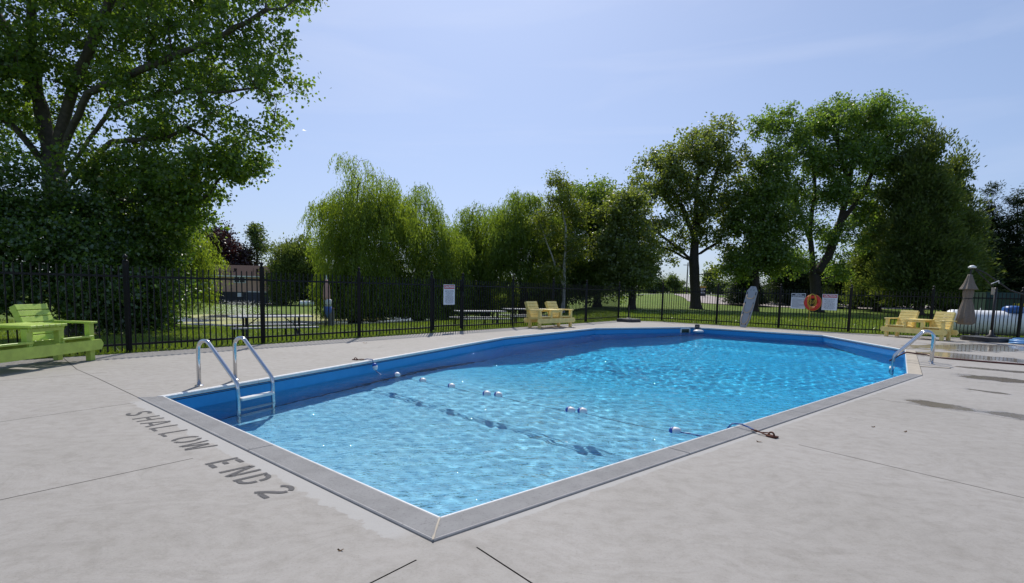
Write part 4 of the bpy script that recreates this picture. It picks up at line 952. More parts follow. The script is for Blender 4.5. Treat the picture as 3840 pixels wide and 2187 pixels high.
mb = MB(); mb.lathe([(0.30,0.86),(0.31,0.97),(0.29,1.06),(0.2,1.11),(0.05,1.12)],18,(-0.15,0,0)); mb.build('dome_cover', 'blue_cover', t, True)
q = at(1150,1129,76); t = tank('small white propane tank in front of the dark hedge', (q.x,q.y), R(4), 1.0, 0.36, float(ter(q.x,q.y)))
mb = MB(); mb.lathe([(0.12,0.76),(0.12,0.95),(0.03,0.97)],10); mb.build('dome_cover', 'tank_white', t)
sc_ = at(3850,1160,25.5); t = thing('storage_bin', 'dark green storage bin with a yellow label behind the white tank', 'bin', (sc_.x,sc_.y,float(ter(sc_.x,sc_.y))), R(-22))
mb = MB(); mb.box((0,0,0.72),(3.6,1.7,1.35),None,0.04); mb.build('body', 'shed_green', t)
mb = MB(); mb.prism([(-0.9,1.40),(0.9,1.40),(0.72,1.66),(-0.72,1.66)],-1.82,1.82,Matrix(((0,0,1),(1,0,0),(0,1,0)))); mb.build('lid', 'shed_green', t)
mb = MB(); mb.box((-0.62,-0.862,1.12),(0.44,0.02,0.13)); mb.build('label_plate', 'label_yellow', t)
for k in range(5): mb = MB(); mb.box((-1.5+0.75*k,-0.87,0.7),(0.06,0.04,1.2)); mb.build('rib', 'shed_green', t)

# road, drive, roadside
def strip(name, mat, poly, zoff, label):
    pts.clear(); edges.clear(); addloop(poly)
    xs = [p[0] for p in poly]; ys = [p[1] for p in poly]
    a, b = np.meshgrid(np.linspace(min(xs),max(xs),40), np.linspace(min(ys),max(ys),16)); k2 = inside(poly, a.ravel(), b.ravel())
    pts.extend(Vector((x,y)) for x, y in zip(a.ravel()[k2], b.ravel()[k2]))
    v, e, f, *_ = delaunay_2d_cdt(pts, edges, [], 0, 1e-6); cn = np.array([[sum(v[i].x for i in q)/3, sum(v[i].y for i in q)/3] for q in f]); kp = inside(poly, cn[:,0], cn[:,1])
    mb = MB(); mb.add([(q.x,q.y,float(ter(q.x,q.y))+zoff) for q in v], [tuple(q) for q, k in zip(f, kp) if k]); o = struct(mb.build(name, mat, None, True)); o['label'] = label
strip('road', 'road_asphalt', [(8,112),(200,98),(200,106),(8,121)], 0.10, 'grey road beyond the lawn')
strip('gravel_drive', 'gravel_drive', smooth([(19.5,62),(24,56),(31,55),(60,62),(60,70),(34,68),(30,76),(36,106),(30,106),(24,76)],2), 0.045, 'pale gravel driveway behind the maple')
strip('garage_drive', 'gravel_drive', [(hc.x-10,83.2),(hc.x+7,83.2),(hc.x+7,80.5),(hc.x-9,81)], 0.05, 'pale gravel in front of the garage')
def utility_pole(label, px, py_top, Y, h=None):
    q = at(px, py_top, Y); z0 = float(ter(q.x,q.y)); t = thing('utility_pole', label, 'pole', (q.x,q.y,z0), 0, 'utility poles'); hgt = q.z-z0
    mb = MB(); mb.tube([(0,0,0),(0,0,hgt)],[0.17,0.12],8); mb.build('pole', 'pole_wood', t, True)
    mb = MB(); mb.box((0,0,hgt-0.5),(1.8,0.1,0.12)); mb.build('crossarm', 'pole_wood', t); return Vector((q.x,q.y,q.z-0.45))
ua = utility_pole('grey utility pole rising left of the thin poplar', 913, 912, 118)
ub_ = utility_pole('grey utility pole seen left of the maple trunk', 2580, 985, 112)
uc = utility_pole('grey utility pole seen right of the maple trunk', 2686, 1030, 128)
far = Vector((-4,150,ua.z+3.5))
for k, dz in enumerate((0.0,0.55,1.5)):
    mb = MB(); a = ua+Vector((0.4*k-0.4,0,-dz)); P = [a.lerp(far+Vector((0,0,-dz)), i/14)-Vector((0,0,0.9*math.sin(math.pi*i/14))) for i in range(15)]; mb.tube(P,0.022,4)
    tag(mb.build('power_line', 'dark_metal'), ('topmost','middle','lowest')[k]+' thin power line crossing the sky left of the big willow', 'wire', 'power lines')
q = at(2632,1112,84); z0 = float(ter(q.x,q.y)); t = thing('roadside_sign', 'navy roadside sign with gold top band behind the maple trunk', 'sign', (q.x,q.y,z0), R(-4)); hh2 = at(2632,1074,84).z-z0
for x in (-0.42,0.42): mb = MB(); mb.box((x,0,hh2/2),(0.09,0.09,hh2)); mb.build('post', 'white_trim', t)
mb = MB(); mb.box((0,-0.07,hh2-0.80),(1.1,0.06,1.35)); mb.build('panel', 'sign_navy', t); mb = MB(); mb.box((0,-0.075,hh2-0.10),(1.1,0.07,0.26)); mb.build('header', 'gold_band', t)
for k, (w, h) in enumerate(((0.85,0.12),(0.6,0.07),(0.8,0.13))): mb = MB(); mb.box((-0.04,-0.102,hh2-0.42-0.27*k),(w,0.004,h)); mb.build('print_line', 'sign_white', t)
q = at(2740,1100,92); t = thing('stone_cairn', 'grey flat topped roadside pillar right of the gravel drive', 'pillar', terv(q.x,q.y)); mb = MB(); mb.box((0,0,0.6),(0.6,0.6,1.3),None,0.03); mb.build('pillar', 'step_concrete', t); mb = MB(); mb.box((0,0,1.32),(1.1,0.8,0.16),None,0.03); mb.build('cap', 'road_asphalt', t)

# ------------------------------------------------------------------ trees
def tubes(P0, P1, D0, D1, R0, R1, seg):
    n = len(P0)
    if n == 0: return np.zeros((0,3)), np.zeros((0,4),int)
    def frame(Dv):
        ref = np.tile(np.array([[0.93,0.21,0.29]]), (len(Dv),1)); x = np.cross(ref, Dv); x /= np.linalg.norm(x,axis=1,keepdims=True)+1e-9; return x, np.cross(Dv, x)
    a = np.linspace(0, 2*np.pi, seg, endpoint=False); V = []
    for P, Dv, Rr in ((P0,D0,R0),(P1,D1,R1)):
        x, y = frame(Dv); V.append(P[:,None,:] + (x[:,None,:]*np.cos(a)[None,:,None] + y[:,None,:]*np.sin(a)[None,:,None])*Rr[:,None,None])
    V = np.concatenate(V, 1).reshape(-1,3); k = np.arange(seg); f = np.stack([k, (k+1) % seg, (k+1) % seg+seg, k+seg], -1)
    return V, (f[None]+(np.arange(n)*2*seg)[:,None,None]).reshape(-1,4)
def leaves(Pn, ax, nr, L, Wd_, fold=0.15):
    ax = ax/(np.linalg.norm(ax,axis=1,keepdims=True)+1e-9); b = np.cross(nr, ax); b /= np.linalg.norm(b,axis=1,keepdims=True)+1e-9; n_ = np.cross(ax, b)
    L = L[:,None]; Wd_ = Wd_[:,None]; mid = Pn+ax*L*0.42+n_*Wd_*fold
    V = np.stack([Pn, mid+b*Wd_*0.5, Pn+ax*L, mid-b*Wd_*0.5], 1).reshape(-1,3)
    return V, np.arange(len(Pn)*4).reshape(-1,4)
def unit(rs, n): v = rs.normal(size=(n,3)); return v/np.linalg.norm(v,axis=1,keepdims=True)
def tree(name, label, base, trunk, blobs, nclump, lpc, crad, leafL, leafW, style, leafmat, bark, rbase, seed, group=None, cat='tree', upbias=0.5, minr=0.008, shell=0.45, flat=0.75, strand=(1.0,2.2), zmin=None):
    """trunk: list of polylines (world points); blobs: (centre, (rx,ry,rz), weight)."""
    rs = np.random.RandomState(seed); t = thing(name, label, cat, base, 0, group); org = np.array(base, float)
    cen = np.array([b[0] for b in blobs], float); rad_ = np.array([b[1] for b in blobs], float); wt = np.array([b[2] if len(b) > 2 else np.prod(b[1])**0.66 for b in blobs]); wt /= wt.sum()
    # lobes break up into boughs, boughs into leaf clumps
    nsub = max(len(blobs)*3, nclump//6); sb = rs.choice(len(blobs), nsub, p=wt); mr = np.cbrt(np.prod(rad_, axis=1))
    Sc = cen[sb] + unit(rs, nsub)*(rs.uniform(shell**2, 1, nsub)**0.45)[:,None]*rad_[sb]*0.90; Sr = mr[sb]*rs.uniform(0.20,0.46,nsub)
    sw = Sr**2; bs = rs.choice(nsub, nclump, p=sw/sw.sum()); bi = sb[bs]; dirs = unit(rs, nclump)
    if style == 'willow': dirs[:,2] = np.abs(dirs[:,2])
    Cc = Sc[bs] + dirs*(rs.uniform(0.3 if style != 'willow' else 0.75, 1, nclump))[:,None]*Sr[bs][:,None]*np.array([1.15,1.15,0.7 if style == 'broad' else 0.85])
    un = rs.uniform(0, 1, nclump) < {'broad': 0.42, 'willow': 0.55, 'cedar': 0.5, 'spruce': 0.9}[style]; b2_ = rs.choice(len(blobs), nclump, p=wt)
    Cu = cen[b2_] + unit(rs, nclump)*(rs.uniform(shell**2, 1, nclump)**0.5)[:,None]*rad_[b2_]; Cc[un] = Cu[un]; bi = np.where(un, b2_, bi)
    if zmin is not None: Cc[:,2] = np.maximum(Cc[:,2], zmin+rs.uniform(0,0.4,nclump)); Sc[:,2] = np.maximum(Sc[:,2], zmin+0.1)
    # skeleton
    P = []; par = []
    for poly in trunk:
        poly = [np.array(p, float) for p in poly]; prev = -1
        if P:
            dd = [np.linalg.norm(q-poly[0]) for q in P]; prev = int(np.argmin(dd))
            if dd[prev] < 1e-6: poly = poly[1:] if len(poly) > 1 else poly
        start = P[prev] if prev >= 0 else None
        seq = ([start] if start is not None else []) + poly
        if start is None: P.append(poly[0]); par.append(-1); prev = len(P)-1
        for a, b in zip(seq[:-1], seq[1:]):
            n = max(1, int(np.linalg.norm(b-a)/0.45))
            for k in range(1, n+1):
                q = a+(b-a)*k/n; q = q+rs.normal(0,0.018,3); P.append(q); par.append(prev); prev = len(P)-1
    nt0 = len(P); near = lambda Q: np.argsort(np.min(np.linalg.norm(Q[:,None,:]-np.array(P)[None],axis=2),axis=1))
    order = [(0,i) for i in near(Sc)]+[(1,i) for i in near(Cc)]; cap = (nclump+nsub)*14+nt0; Pa = np.zeros((cap,3)); Pa[:nt0] = P; cnt = nt0; tip = np.zeros(nclump,int)
    depth = np.zeros(cap); depth[:nt0] = 0
    for kind_, ci in order:
        c = Cc[ci] if kind_ else Sc[ci]; d = c-Pa[:cnt]; dl = np.linalg.norm(d,axis=1)+1e-6
        cost = dl*(1+upbias*np.maximum(0,-d[:,2]/dl)*1.6) + 0.12*depth[:cnt]
        cost[:min(4,nt0)] += 5
        j = int(np.argmin(cost)); L = dl[j]; n = min(12, max(1, int(L/0.5))); prev = j; wob = rs.normal(0,0.05*L,3)
        for k in range(1, n+1):
            f = k/n; q = Pa[j]+(c-Pa[j])*f + wob*math.sin(math.pi*f) + np.array([0,0,0.10*L*math.sin(math.pi*f)*upbias])
            if cnt >= cap: break
            Pa[cnt] = q; par.append(prev); depth[cnt] = depth[j]+L*f; prev = cnt; cnt += 1
        if kind_: tip[ci] = prev
    par = np.array(par); Pa = Pa[:cnt]; num = np.zeros(cnt); np.add.at(num, tip, 1.0)
    for i in range(cnt-1,0,-1):
        if par[i] >= 0: num[par[i]] += num[i]
    num = np.maximum(num, 0.5); rad = np.maximum(minr, rbase*(num/num.max())**0.54)
    hgt0 = Pa[:,2]-Pa[0,2]; rad = rad*(1+0.55*np.exp(-hgt0/0.35)*(np.arange(cnt) < nt0))
    Dn = np.zeros((cnt,3)); e = np.where(par >= 0)[0]; Dn[e] = Pa[e]-Pa[par[e]]; Dn[0] = Pa[1]-Pa[0]; Dn /= np.linalg.norm(Dn,axis=1,keepdims=True)+1e-9
    main = -np.ones(cnt,int)
    for i in e:
        pi_ = par[i]
        if main[pi_] < 0 or num[i] > num[main[pi_]]: main[pi_] = i
    ism = main[par[e]] == e
    D0 = np.where(ism[:,None], Dn[par[e]], Dn[e]); R0 = np.where(ism, rad[par[e]], np.minimum(rad[par[e]], rad[e]*1.15)); allV = []; allF = []; off = 0
    for lo, hi, sg in ((0,0.03,4),(0.03,0.1,6),(0.1,9,12)):
        k = (rad[e] >= lo) & (rad[e] < hi); V, Fq_ = tubes(Pa[par[e]][k], Pa[e][k], D0[k], Dn[e][k], R0[k], rad[e][k], sg)
        allV.append(V); allF.append(Fq_+off); off += len(V)
    V = np.concatenate(allV)-org; obj('trunk', bigmesh('trunk', V, np.concatenate(allF), bark, True), t)
    # foliage
    n = nclump*lpc; ci = np.repeat(np.arange(nclump), lpc); lobe = rs.uniform(0.6,1.25,nclump)
    cc = Cc[ci]
    if style == 'willow':
        ns = max(3, lpc//12); ci = np.repeat(np.arange(nclump), ns); m_ = len(ci)
        s0 = Cc[ci]+rs.normal(0,1,(m_,3))*crad*np.array([1,1,0.5]); ln = rs.uniform(0.6,1.15,m_)*np.clip(Sr[bs][ci]*2.3, strand[0], strand[1]*1.3)
        if zmin is not None: ln = np.minimum(ln, np.maximum(0.3, s0[:,2]-zmin))
        per = lpc//ns; k = np.tile(np.arange(per), m_); si = np.repeat(np.arange(m_), per); f = (k+rs.uniform(0,1,len(k)))/per
        drift = rs.normal(0,0.16,(m_,3)); drift[:,2] = 0; outw = (Cc[ci]-cen[bi][ci]); outw[:,2] = 0; outw /= np.linalg.norm(outw,axis=1,keepdims=True)+1e-6
        pos = s0[si]; bow = np.sin(f*1.6)[:,None]
        pos = pos + drift[si]*f[:,None] + outw[si]*0.35*bow - np.array([0,0,1])*(ln[si]*f)[:,None] + np.array([0,0,0.25])*(1-(1-f)**2)[:,None]*0.6
        pos = pos + rs.normal(0,0.03,pos.shape)
        ax = rs.normal(0,0.42,pos.shape)+np.array([0,0,-1.0]); nr_l = unit(rs, len(pos)); nl_ = len(pos)
    else:
        pos = cc + rs.normal(0,1,(n,3))*(crad*lobe[ci])[:,None]*np.array([1,1,flat]); nl_ = n
        outw = cc-cen[bi][ci]; outw /= np.linalg.norm(outw,axis=1,keepdims=True)+1e-6
        if style == 'broad': ax = unit(rs,n)*0.9+np.array([0,0,-0.45])+outw*0.3; nr_l = unit(rs,n)*0.75+np.array([0,0,0.75])
        elif style == 'cedar': ax = unit(rs,n)*0.6+np.array([0,0,0.55])+outw*0.7; nr_l = unit(rs,n)
        elif style == 'spruce': ax = unit(rs,n)*0.45+outw*np.array([1,1,0.2])+np.array([0,0,-0.30]); nr_l = unit(rs,n)*0.6+np.array([0,0,0.6])
    if zmin is not None: pos[:,2] = np.maximum(pos[:,2], zmin-0.2+0.5*rs.uniform(0,1,nl_))
    sc = rs.uniform(0.5,1.0,nl_)+0.6*rs.uniform(0,1,nl_)**3
    V, Fq_ = leaves(pos-org, ax, nr_l, leafL*sc, leafW*sc)
    obj('crown', bigmesh('crown', V, Fq_, leafmat), t); return t
def bl(px, py, Y, rpx, rpy, ry, w=None):                # crown lobe: photo column/row, distance, half sizes
    p = at(px, py, Y); s = Y/FPX; b = [tuple(p), (rpx*s, ry, rpy*s)]
    if w: b.append(w)
    return b
def tp(px, py, Y): return tuple(at(px, py, Y))
def tb(px, Y): q = at(px, 1150, Y); return (q.x, q.y, float(ter(q.x, q.y))-0.1)

# big cottonwood on the left
b0 = tb(300,23.5)
tree('cottonwood_tree', 'huge cottonwood tree filling the upper left corner', b0,
  [[b0,tp(215,760,23.50),tp(195,600,23.50),tp(150,400,23.50),tp(120,150,23.50),tp(110,-150,23.50)],[tp(195,600,23.50),tp(275,330,22.95),tp(370,90,22.39),tp(480,-150,22.12)],[tp(200,640,23.50),tp(330,350,22.12),tp(560,250,21.29),tp(800,150,20.74),tp(1000,40,20.46)],
   [tp(215,700,23.50),tp(420,400,22.39),tp(640,345,21.56),tp(900,340,20.74)],[tp(205,660,23.50),tp(60,480,22.81),tp(-150,350,22.12)],[tp(215,740,23.50),tp(420,530,22.12),tp(620,520,21.56),tp(760,450,21.29),tp(860,370,21.01)],[tp(150,400,23.50),tp(30,120,24.19),tp(-80,-100,24.88)],[tp(250,800,23.50),tp(520,745,22.12),tp(690,795,21.56)]],
  [bl(950,120,21.01,200,140,2.21),bl(1040,330,20.74,130,110,1.80),bl(820,250,21.43,220,170,2.49),bl(760,480,21.29,230,90,1.94),bl(980,500,20.87,110,60,1.38),bl(850,600,21.01,140,60,1.38,7),bl(700,690,21.2,150,70,1.5,7),bl(690,810,21.4,90,55,1.2,5),bl(560,640,21.6,140,80,1.6,5),bl(600,120,22.12,260,180,3.32),bl(560,420,22.12,200,150,2.76),bl(300,150,23.50,330,230,4.15),bl(100,350,23.50,260,250,3.59),bl(420,620,22.12,200,90,2.21),bl(640,700,21.43,140,70,1.66),bl(650,-220,22.81,420,220,5.53),bl(150,-250,24.19,420,250,5.53),bl(-250,250,23.50,250,420,4.15),bl(1000,-80,21.43,160,120,2.21)],
  1700, 70, 0.27, 0.15, 0.13, 'broad', 'leaf_cottonwood', 'bark_grey', 0.46, 11, cat='tree', minr=0.006, shell=0.2)
# dark understorey on the left: young maples and shrubs, leafy to the ground
b0 = tb(120,20.5); zg = b0[2]
tree('maple_sapling', 'dark leafy young maple behind the lime bench', b0, [[b0,tp(120,1000,20.5),tp(110,800,20.5)]],
  [bl(130,760,20.5,220,160,2.2),bl(60,950,20,220,180,2.4),bl(300,900,20.3,190,170,2.0),bl(330,1070,20,160,100,1.8),bl(-150,850,20,200,280,2.4),bl(140,1100,20,220,80,1.8),bl(-120,1080,20,200,90,1.8)], 520, 105, 0.33, 0.135, 0.115, 'broad', 'leaf_shrub', 'bark_dark', 0.13, 12, shell=0.35, zmin=zg+0.3)
b0 = tb(520,23); zg = b0[2]
tree('maple_sapling', 'sunlit bushy young maple right of the lime bench', b0, [[b0,tp(510,1000,23),tp(500,850,23)]],
  [bl(500,760,23,190,120,2.1),bl(520,920,22.8,160,130,2.1),bl(470,1040,22.5,170,110,2.0),bl(600,1090,22.3,110,85,1.6),bl(620,820,23,110,80,1.6),bl(450,1130,22.3,160,70,1.8),bl(470,1180,22.2,170,40,1.6,5)], 540, 105, 0.33, 0.135, 0.115, 'broad', 'leaf_shrub', 'bark_dark', 0.13, 13, shell=0.4, zmin=zg+0.1)
b0 = tb(640,30); zg = b0[2]
tree('willow_tree', 'yellow green weeping willow left of the bungalow', b0, [[b0,tp(640,1000,30),tp(640,880,30)]],
  [bl(640,860,30,110,90,1.8),bl(690,950,30,85,80,1.8),bl(590,960,30,120,110,1.8),bl(735,1030,30,40,50,1.2),bl(630,1060,29.5,105,60,1.6)], 300, 168, 0.3, 0.20, 0.045, 'willow', 'leaf_willow', 'bark_dark', 0.22, 14, 'willows', strand=(1.0,2.4), zmin=zg+0.3)
# purple maple, poplar, dark hedge by the bungalow
b0 = tb(830,98)
tree('purple_maple', 'dark purple leaved maple rising behind the bungalow roof', b0, [[b0,tp(830,1000,98),tp(825,920,98)]], [bl(825,905,98,70,50,4),bl(790,950,98,75,50,4),bl(870,965,98,70,50,4),bl(900,1000,98,40,25,3)], 230, 90, 0.75, 0.38, 0.34, 'broad', 'leaf_purple', 'bark_dark', 0.35, 15)
b0 = tb(968,102)
tree('poplar_tree', 'thin airy poplar between the utility pole and the dark hedge', b0, [[b0,tp(966,1000,102),tp(962,900,102)]], [bl(955,880,102,30,38,2),bl(990,915,102,40,35,2.5),bl(950,950,102,30,30,2)], 70, 60, 0.6, 0.32, 0.28, 'broad', 'leaf_far', 'bark_grey', 0.2, 16)
for k, (px, py, rx_, ry_) in enumerate(((1068,1010,42,100),(1128,990,66,110),(1188,1040,42,80))):
    b0 = tb(px, 84+2*k); Yh = 84+2*k
    tree('cedar_hedge', ('dark bushy cedar beside the bungalow wall','tallest dark bushy cedar behind the small tank','rightmost dark bushy cedar by the small tank')[k], b0, [[b0,tp(px,py,Yh)]], [bl(px,py,Yh,rx_,ry_,3.0),bl(px,py+60,Yh,rx_*1.1,ry_*0.75,3.2)], 230, 95, 0.55, 0.34, 0.16, 'cedar', 'leaf_spruce' if k == 5 else 'leaf_cedar', 'bark_dark', 0.25, 20+k, 'dark cedars by the bungalow', zmin=b0[2]+0.2)
# the big willows in the centre
b0 = tb(1330,39); zg = b0[2]
tree('willow_tree', 'tallest bright green weeping willow left of the gate', b0, [[b0,tp(1330,1020,39),tp(1335,850,39),tp(1345,680,39)],[tp(1335,900,39),tp(1270,800,39)],[tp(1335,850,39),tp(1430,760,39)]],
  [bl(1345,640,39,62,75,1.7),bl(1360,740,39,120,90,2.4),bl(1290,800,38.5,120,80,2.4),bl(1400,860,38.5,150,110,2.6),bl(1265,900,38.5,85,70,2.2),bl(1340,990,38.5,130,100,2.4),bl(1230,800,38.7,55,60,1.5),bl(1480,800,39,80,90,2),bl(1290,1060,38,90,70,2,9),bl(1390,1070,38,110,70,2,11),bl(1330,1130,37.8,110,50,2,9)], 820, 168, 0.34, 0.22, 0.05, 'willow', 'leaf_willow', 'bark_dark', 0.36, 31, 'willows', strand=(0.9,2.2), zmin=zg+0.3)
b0 = tb(1570,42); zg = b0[2]
tree('willow_tree', 'dense darker weeping willow hanging behind the gate', b0, [[b0,tp(1570,1020,42),tp(1560,850,42),tp(1560,740,42)],[tp(1565,900,42),tp(1640,840,42)]],
  [bl(1540,760,42,85,70,2.2),bl(1590,850,42,110,90,2.4),bl(1500,900,41.5,100,110,2.4),bl(1630,940,41.5,100,90,2.2),bl(1690,940,41.5,55,60,1.8),bl(1560,1030,41.5,140,80,2.4),bl(1690,1030,41,60,50,1.6),bl(1480,1070,40.5,110,70,2.2,10),bl(1620,1080,40.5,120,70,2.2,10),bl(1560,1130,40,150,50,2.2,10)], 720, 168, 0.34, 0.22, 0.05, 'willow', 'leaf_willow_dark', 'bark_dark', 0.36, 32, 'willows', strand=(1.4,3.4), zmin=zg+0.3)
b0 = tb(1820,46); zg = b0[2]
tree('willow_tree', 'weeping willow with bare lower trunk right of the caution sign', b0, [[b0,tp(1825,1060,46),tp(1800,950,46),tp(1790,830,46)],[tp(1822,1040,46),tp(1880,900,46)]],
  [bl(1810,810,46,65,60,2),bl(1770,880,46,65,65,2),bl(1850,900,46,75,80,2.2),bl(1790,980,46,75,60,2),bl(1730,920,46,60,100,1.8),bl(1850,1010,46,70,60,1.8),bl(1740,1040,46,60,70,1.8),bl(1690,980,46,50,90,1.8),bl(1770,1110,47,80,60,1.8,6),bl(1690,1100,47,70,60,1.8,5)], 540, 156, 0.34, 0.24, 0.055, 'willow', 'leaf_willow_dark', 'bark_dark', 0.3, 33, 'willows', strand=(0.9,2.4), zmin=zg+0.3)
b0 = tb(1960,44); zg = b0[2]
tree('willow_tree', 'weeping willow with leaning forked trunk behind the yellow bench', b0, [[b0,tp(1965,1080,44),tp(2000,960,44),tp(2010,820,44)],[tp(1962,1090,44),tp(1920,960,44),tp(1930,800,44)]],
  [bl(1970,790,44,70,75,2.2),bl(1930,880,44,90,80,2.4),bl(2030,840,44,80,80,2.2),bl(2010,950,44,90,80,2.2),bl(1940,1010,44,70,70,2),bl(1880,830,44,60,80,2),bl(2060,1000,44,60,90,2),bl(1880,960,44,60,80,2),bl(1890,1110,46,70,55,1.8,5),bl(2030,1110,46,80,60,1.8,6)], 540, 156, 0.34, 0.24, 0.055, 'willow', 'leaf_willow_dark', 'bark_dark', 0.34, 34, 'willows', strand=(0.9,2.4), zmin=zg+0.6)
b0 = tb(2112,40)
tree('birch_tree', 'white barked birch with a second leaning stem', b0, [[b0,tp(2118,1000,40),tp(2122,850,40),tp(2100,760,40),tp(2090,670,40)],[tp(2116,1080,40),tp(2080,990,40),tp(2040,880,40),tp(2015,800,40)]],
  [bl(2092,690,40,38,50,1.2),bl(2110,780,40,62,60,1.6),bl(2160,800,40,55,60,1.6),bl(2070,880,40,60,70,1.6),bl(2150,920,40,55,80,1.6),bl(2030,830,40,45,55,1.2),bl(2100,1010,40,60,60,1.5)], 300, 48, 0.26, 0.15, 0.10, 'broad', 'leaf_birch', 'bark_birch', 0.13, 35, minr=0.005, shell=0.1)
b0 = tb(2240,46); zg = b0[2]
tree('basswood_tree', 'dense tall dark green tree right of the birch', b0, [[b0,tp(2235,1000,46),tp(2230,820,46)]],
  [bl(2180,770,46,95,95,2.6),bl(2240,750,46,70,60,2.4),bl(2090,900,46.5,80,110,2.4),bl(2050,1050,47,90,80,2.4),bl(2270,820,46,75,80,2.4),bl(2180,940,46,100,110,2.6),bl(2280,950,46,90,110,2.6),bl(2130,1040,46,80,90,2.4),bl(2230,1070,46,130,80,2.6)], 640, 100, 0.42, 0.19, 0.16, 'broad', 'leaf_maple', 'bark_dark', 0.3, 36, shell=0.4, zmin=zg+0.3)
b0 = tb(2370,41); zg = b0[2]
tree('hornbeam_tree', 'round olive green tree hanging low left of the big maple', b0, [[b0,tp(2370,1040,41),tp(2360,900,41)]],
  [bl(2340,790,41,85,75,2),bl(2390,920,41,75,80,2.2),bl(2320,950,41,75,85,2.2),bl(2370,1030,41,85,75,2.2),bl(2420,990,41,40,70,1.6)], 330, 100, 0.4, 0.18, 0.15, 'broad', 'leaf_maple_olive', 'bark_dark', 0.25, 37, shell=0.45, zmin=zg+0.5)
# right hand trees
b0 = tb(2610,46)
tree('maple_tree', 'broad open maple with thick trunk beyond the spine board', b0,
  [[b0,tp(2606,1060,46),tp(2602,980,46),tp(2606,880,46),tp(2610,740,46),tp(2630,560,46)],[tp(2604,985,46),tp(2540,930,45.5),tp(2450,860,45),tp(2400,790,45)],[tp(2606,900,46),tp(2560,780,46),tp(2500,680,46),tp(2450,600,46)],[tp(2608,960,46),tp(2690,910,46),tp(2750,840,46)],[tp(2607,880,46),tp(2660,740,46),tp(2700,600,46)],[tp(2604,985,46),tp(2500,930,46.5),tp(2440,920,46.8)]],
  [bl(2680,500,46,75,65,2.6),bl(2600,570,46,130,80,3.2),bl(2480,640,46,110,75,3),bl(2420,730,46,80,70,2.4),bl(2560,700,46,130,70,3),bl(2700,640,46,110,110,3),bl(2720,780,46,100,80,2.8),bl(2400,850,45.5,60,60,2),bl(2480,840,45.5,90,60,2.4),bl(2660,880,46,90,50,2.4),bl(2480,960,46.5,60,40,1.8),bl(2740,940,46,60,50,1.8),bl(2690,1020,46,50,40,1.4),bl(2620,790,46,130,60,2.8),bl(2430,930,46,55,45,1.8),bl(2540,900,46,60,40,1.8)],
  1000, 36, 0.29, 0.20, 0.17, 'broad', 'leaf_maple_olive', 'bark_dark', 0.40, 41, shell=0.1, minr=0.01)
b0 = tb(2830,44)
tree('maple_tree', 'slender dark maple between the big maple and the leaning trunk', b0, [[b0,tp(2835,1060,44),tp(2830,950,44),tp(2860,820,44),tp(2890,700,44)],[tp(2832,980,44),tp(2790,860,44)]],
  [bl(2900,620,44,80,70,2.2),bl(2860,730,44,90,80,2.4),bl(2800,830,44,75,75,2),bl(2920,840,44,90,90,2.4),bl(2850,940,44,110,70,2.4),bl(2780,1000,44,70,60,2),bl(2930,980,44,80,70,2)], 700, 52, 0.33, 0.19, 0.16, 'broad', 'leaf_maple', 'bark_dark', 0.26, 42, shell=0.15)
b0 = tb(3065,46)
tree('silver_maple', 'tallest wide silver maple with two trunks on the right', b0,
  [[b0,tp(3056,1060,46),tp(3046,980,46),tp(3038,870,46),tp(3055,720,46),tp(3050,560,46)],[tp(3054,1040,46),tp(3105,960,46),tp(3150,840,46),tp(3185,680,46),tp(3230,480,46)],[tp(3150,840,46),tp(3240,720,46),tp(3310,560,46)],[tp(3040,920,46),tp(2995,780,46),tp(2930,600,46)],[tp(3185,680,46),tp(3150,580,46),tp(3130,470,46)]],
  [bl(3290,440,46,120,75,3),bl(3140,450,46,130,70,3.2),bl(2960,480,46,120,70,3),bl(2860,470,46,70,50,2.2),bl(3390,500,47,75,75,2.6),bl(3000,590,46,110,60,2.8),bl(3180,590,46,140,80,3.2),bl(3310,610,47,90,90,2.6),bl(3110,720,46,110,80,2.6),bl(3230,770,47,80,90,2.4),bl(3070,850,46,80,70,2.2),bl(2970,740,46,80,80,2.2),bl(3170,900,46,90,70,2.2),bl(3010,970,46.5,60,50,1.8),bl(3140,1010,46.5,60,50,1.8)],
  1250, 46, 0.31, 0.22, 0.15, 'broad', 'leaf_silver', 'bark_dark', 0.42, 43, shell=0.1, minr=0.01)
for k, (px, top, wd, Y, lab) in enumerate(((3290,720,95,50,'slim brown green cedar left of the twin trunked cedar'),(3450,500,175,44,'massive brown green cedar with twin trunks behind the right bench'),(3560,560,130,47,'tall brown green cedar at the right edge of the massive cedar'),(3200,960,90,56,'low dark cedar behind the life ring signs'),(3080,1000,100,60,'low dark cedar behind the leaning maple trunks'))):
    b0 = tb(px, Y); zg = b0[2]; H_ = 1130-top
    lobes = [bl(px+(-1)**i*wd*0.10, top+H_*f, Y, wd*(0.16+0.92*f**0.85), H_*0.17, wd*Y/FPX*(0.3+0.6*f)) for i, f in enumerate((0.12,0.26,0.42,0.58,0.74,0.87))]
    trunk = [[b0,tp(px,1000,Y),tp(px,top+60,Y)]] if k != 1 else [[b0,tp(px-22,1080,Y),tp(px-15,900,Y),tp(px,top+80,Y)],[b0,tp(px+25,1080,Y),tp(px+30,900,Y)]]
    tree('cedar_tree', lab, b0, trunk, lobes, (320,760,480,220,220)[k], 95, 0.42, 0.30, 0.12, 'cedar', 'leaf_cedar' if k < 3 else 'leaf_spruce', 'bark_grey' if k == 1 else 'bark_dark', 0.3, 50+k, 'cedars on the right', shell=0.45, upbias=0.8, zmin=zg+(0.9 if k == 1 else 0.3))
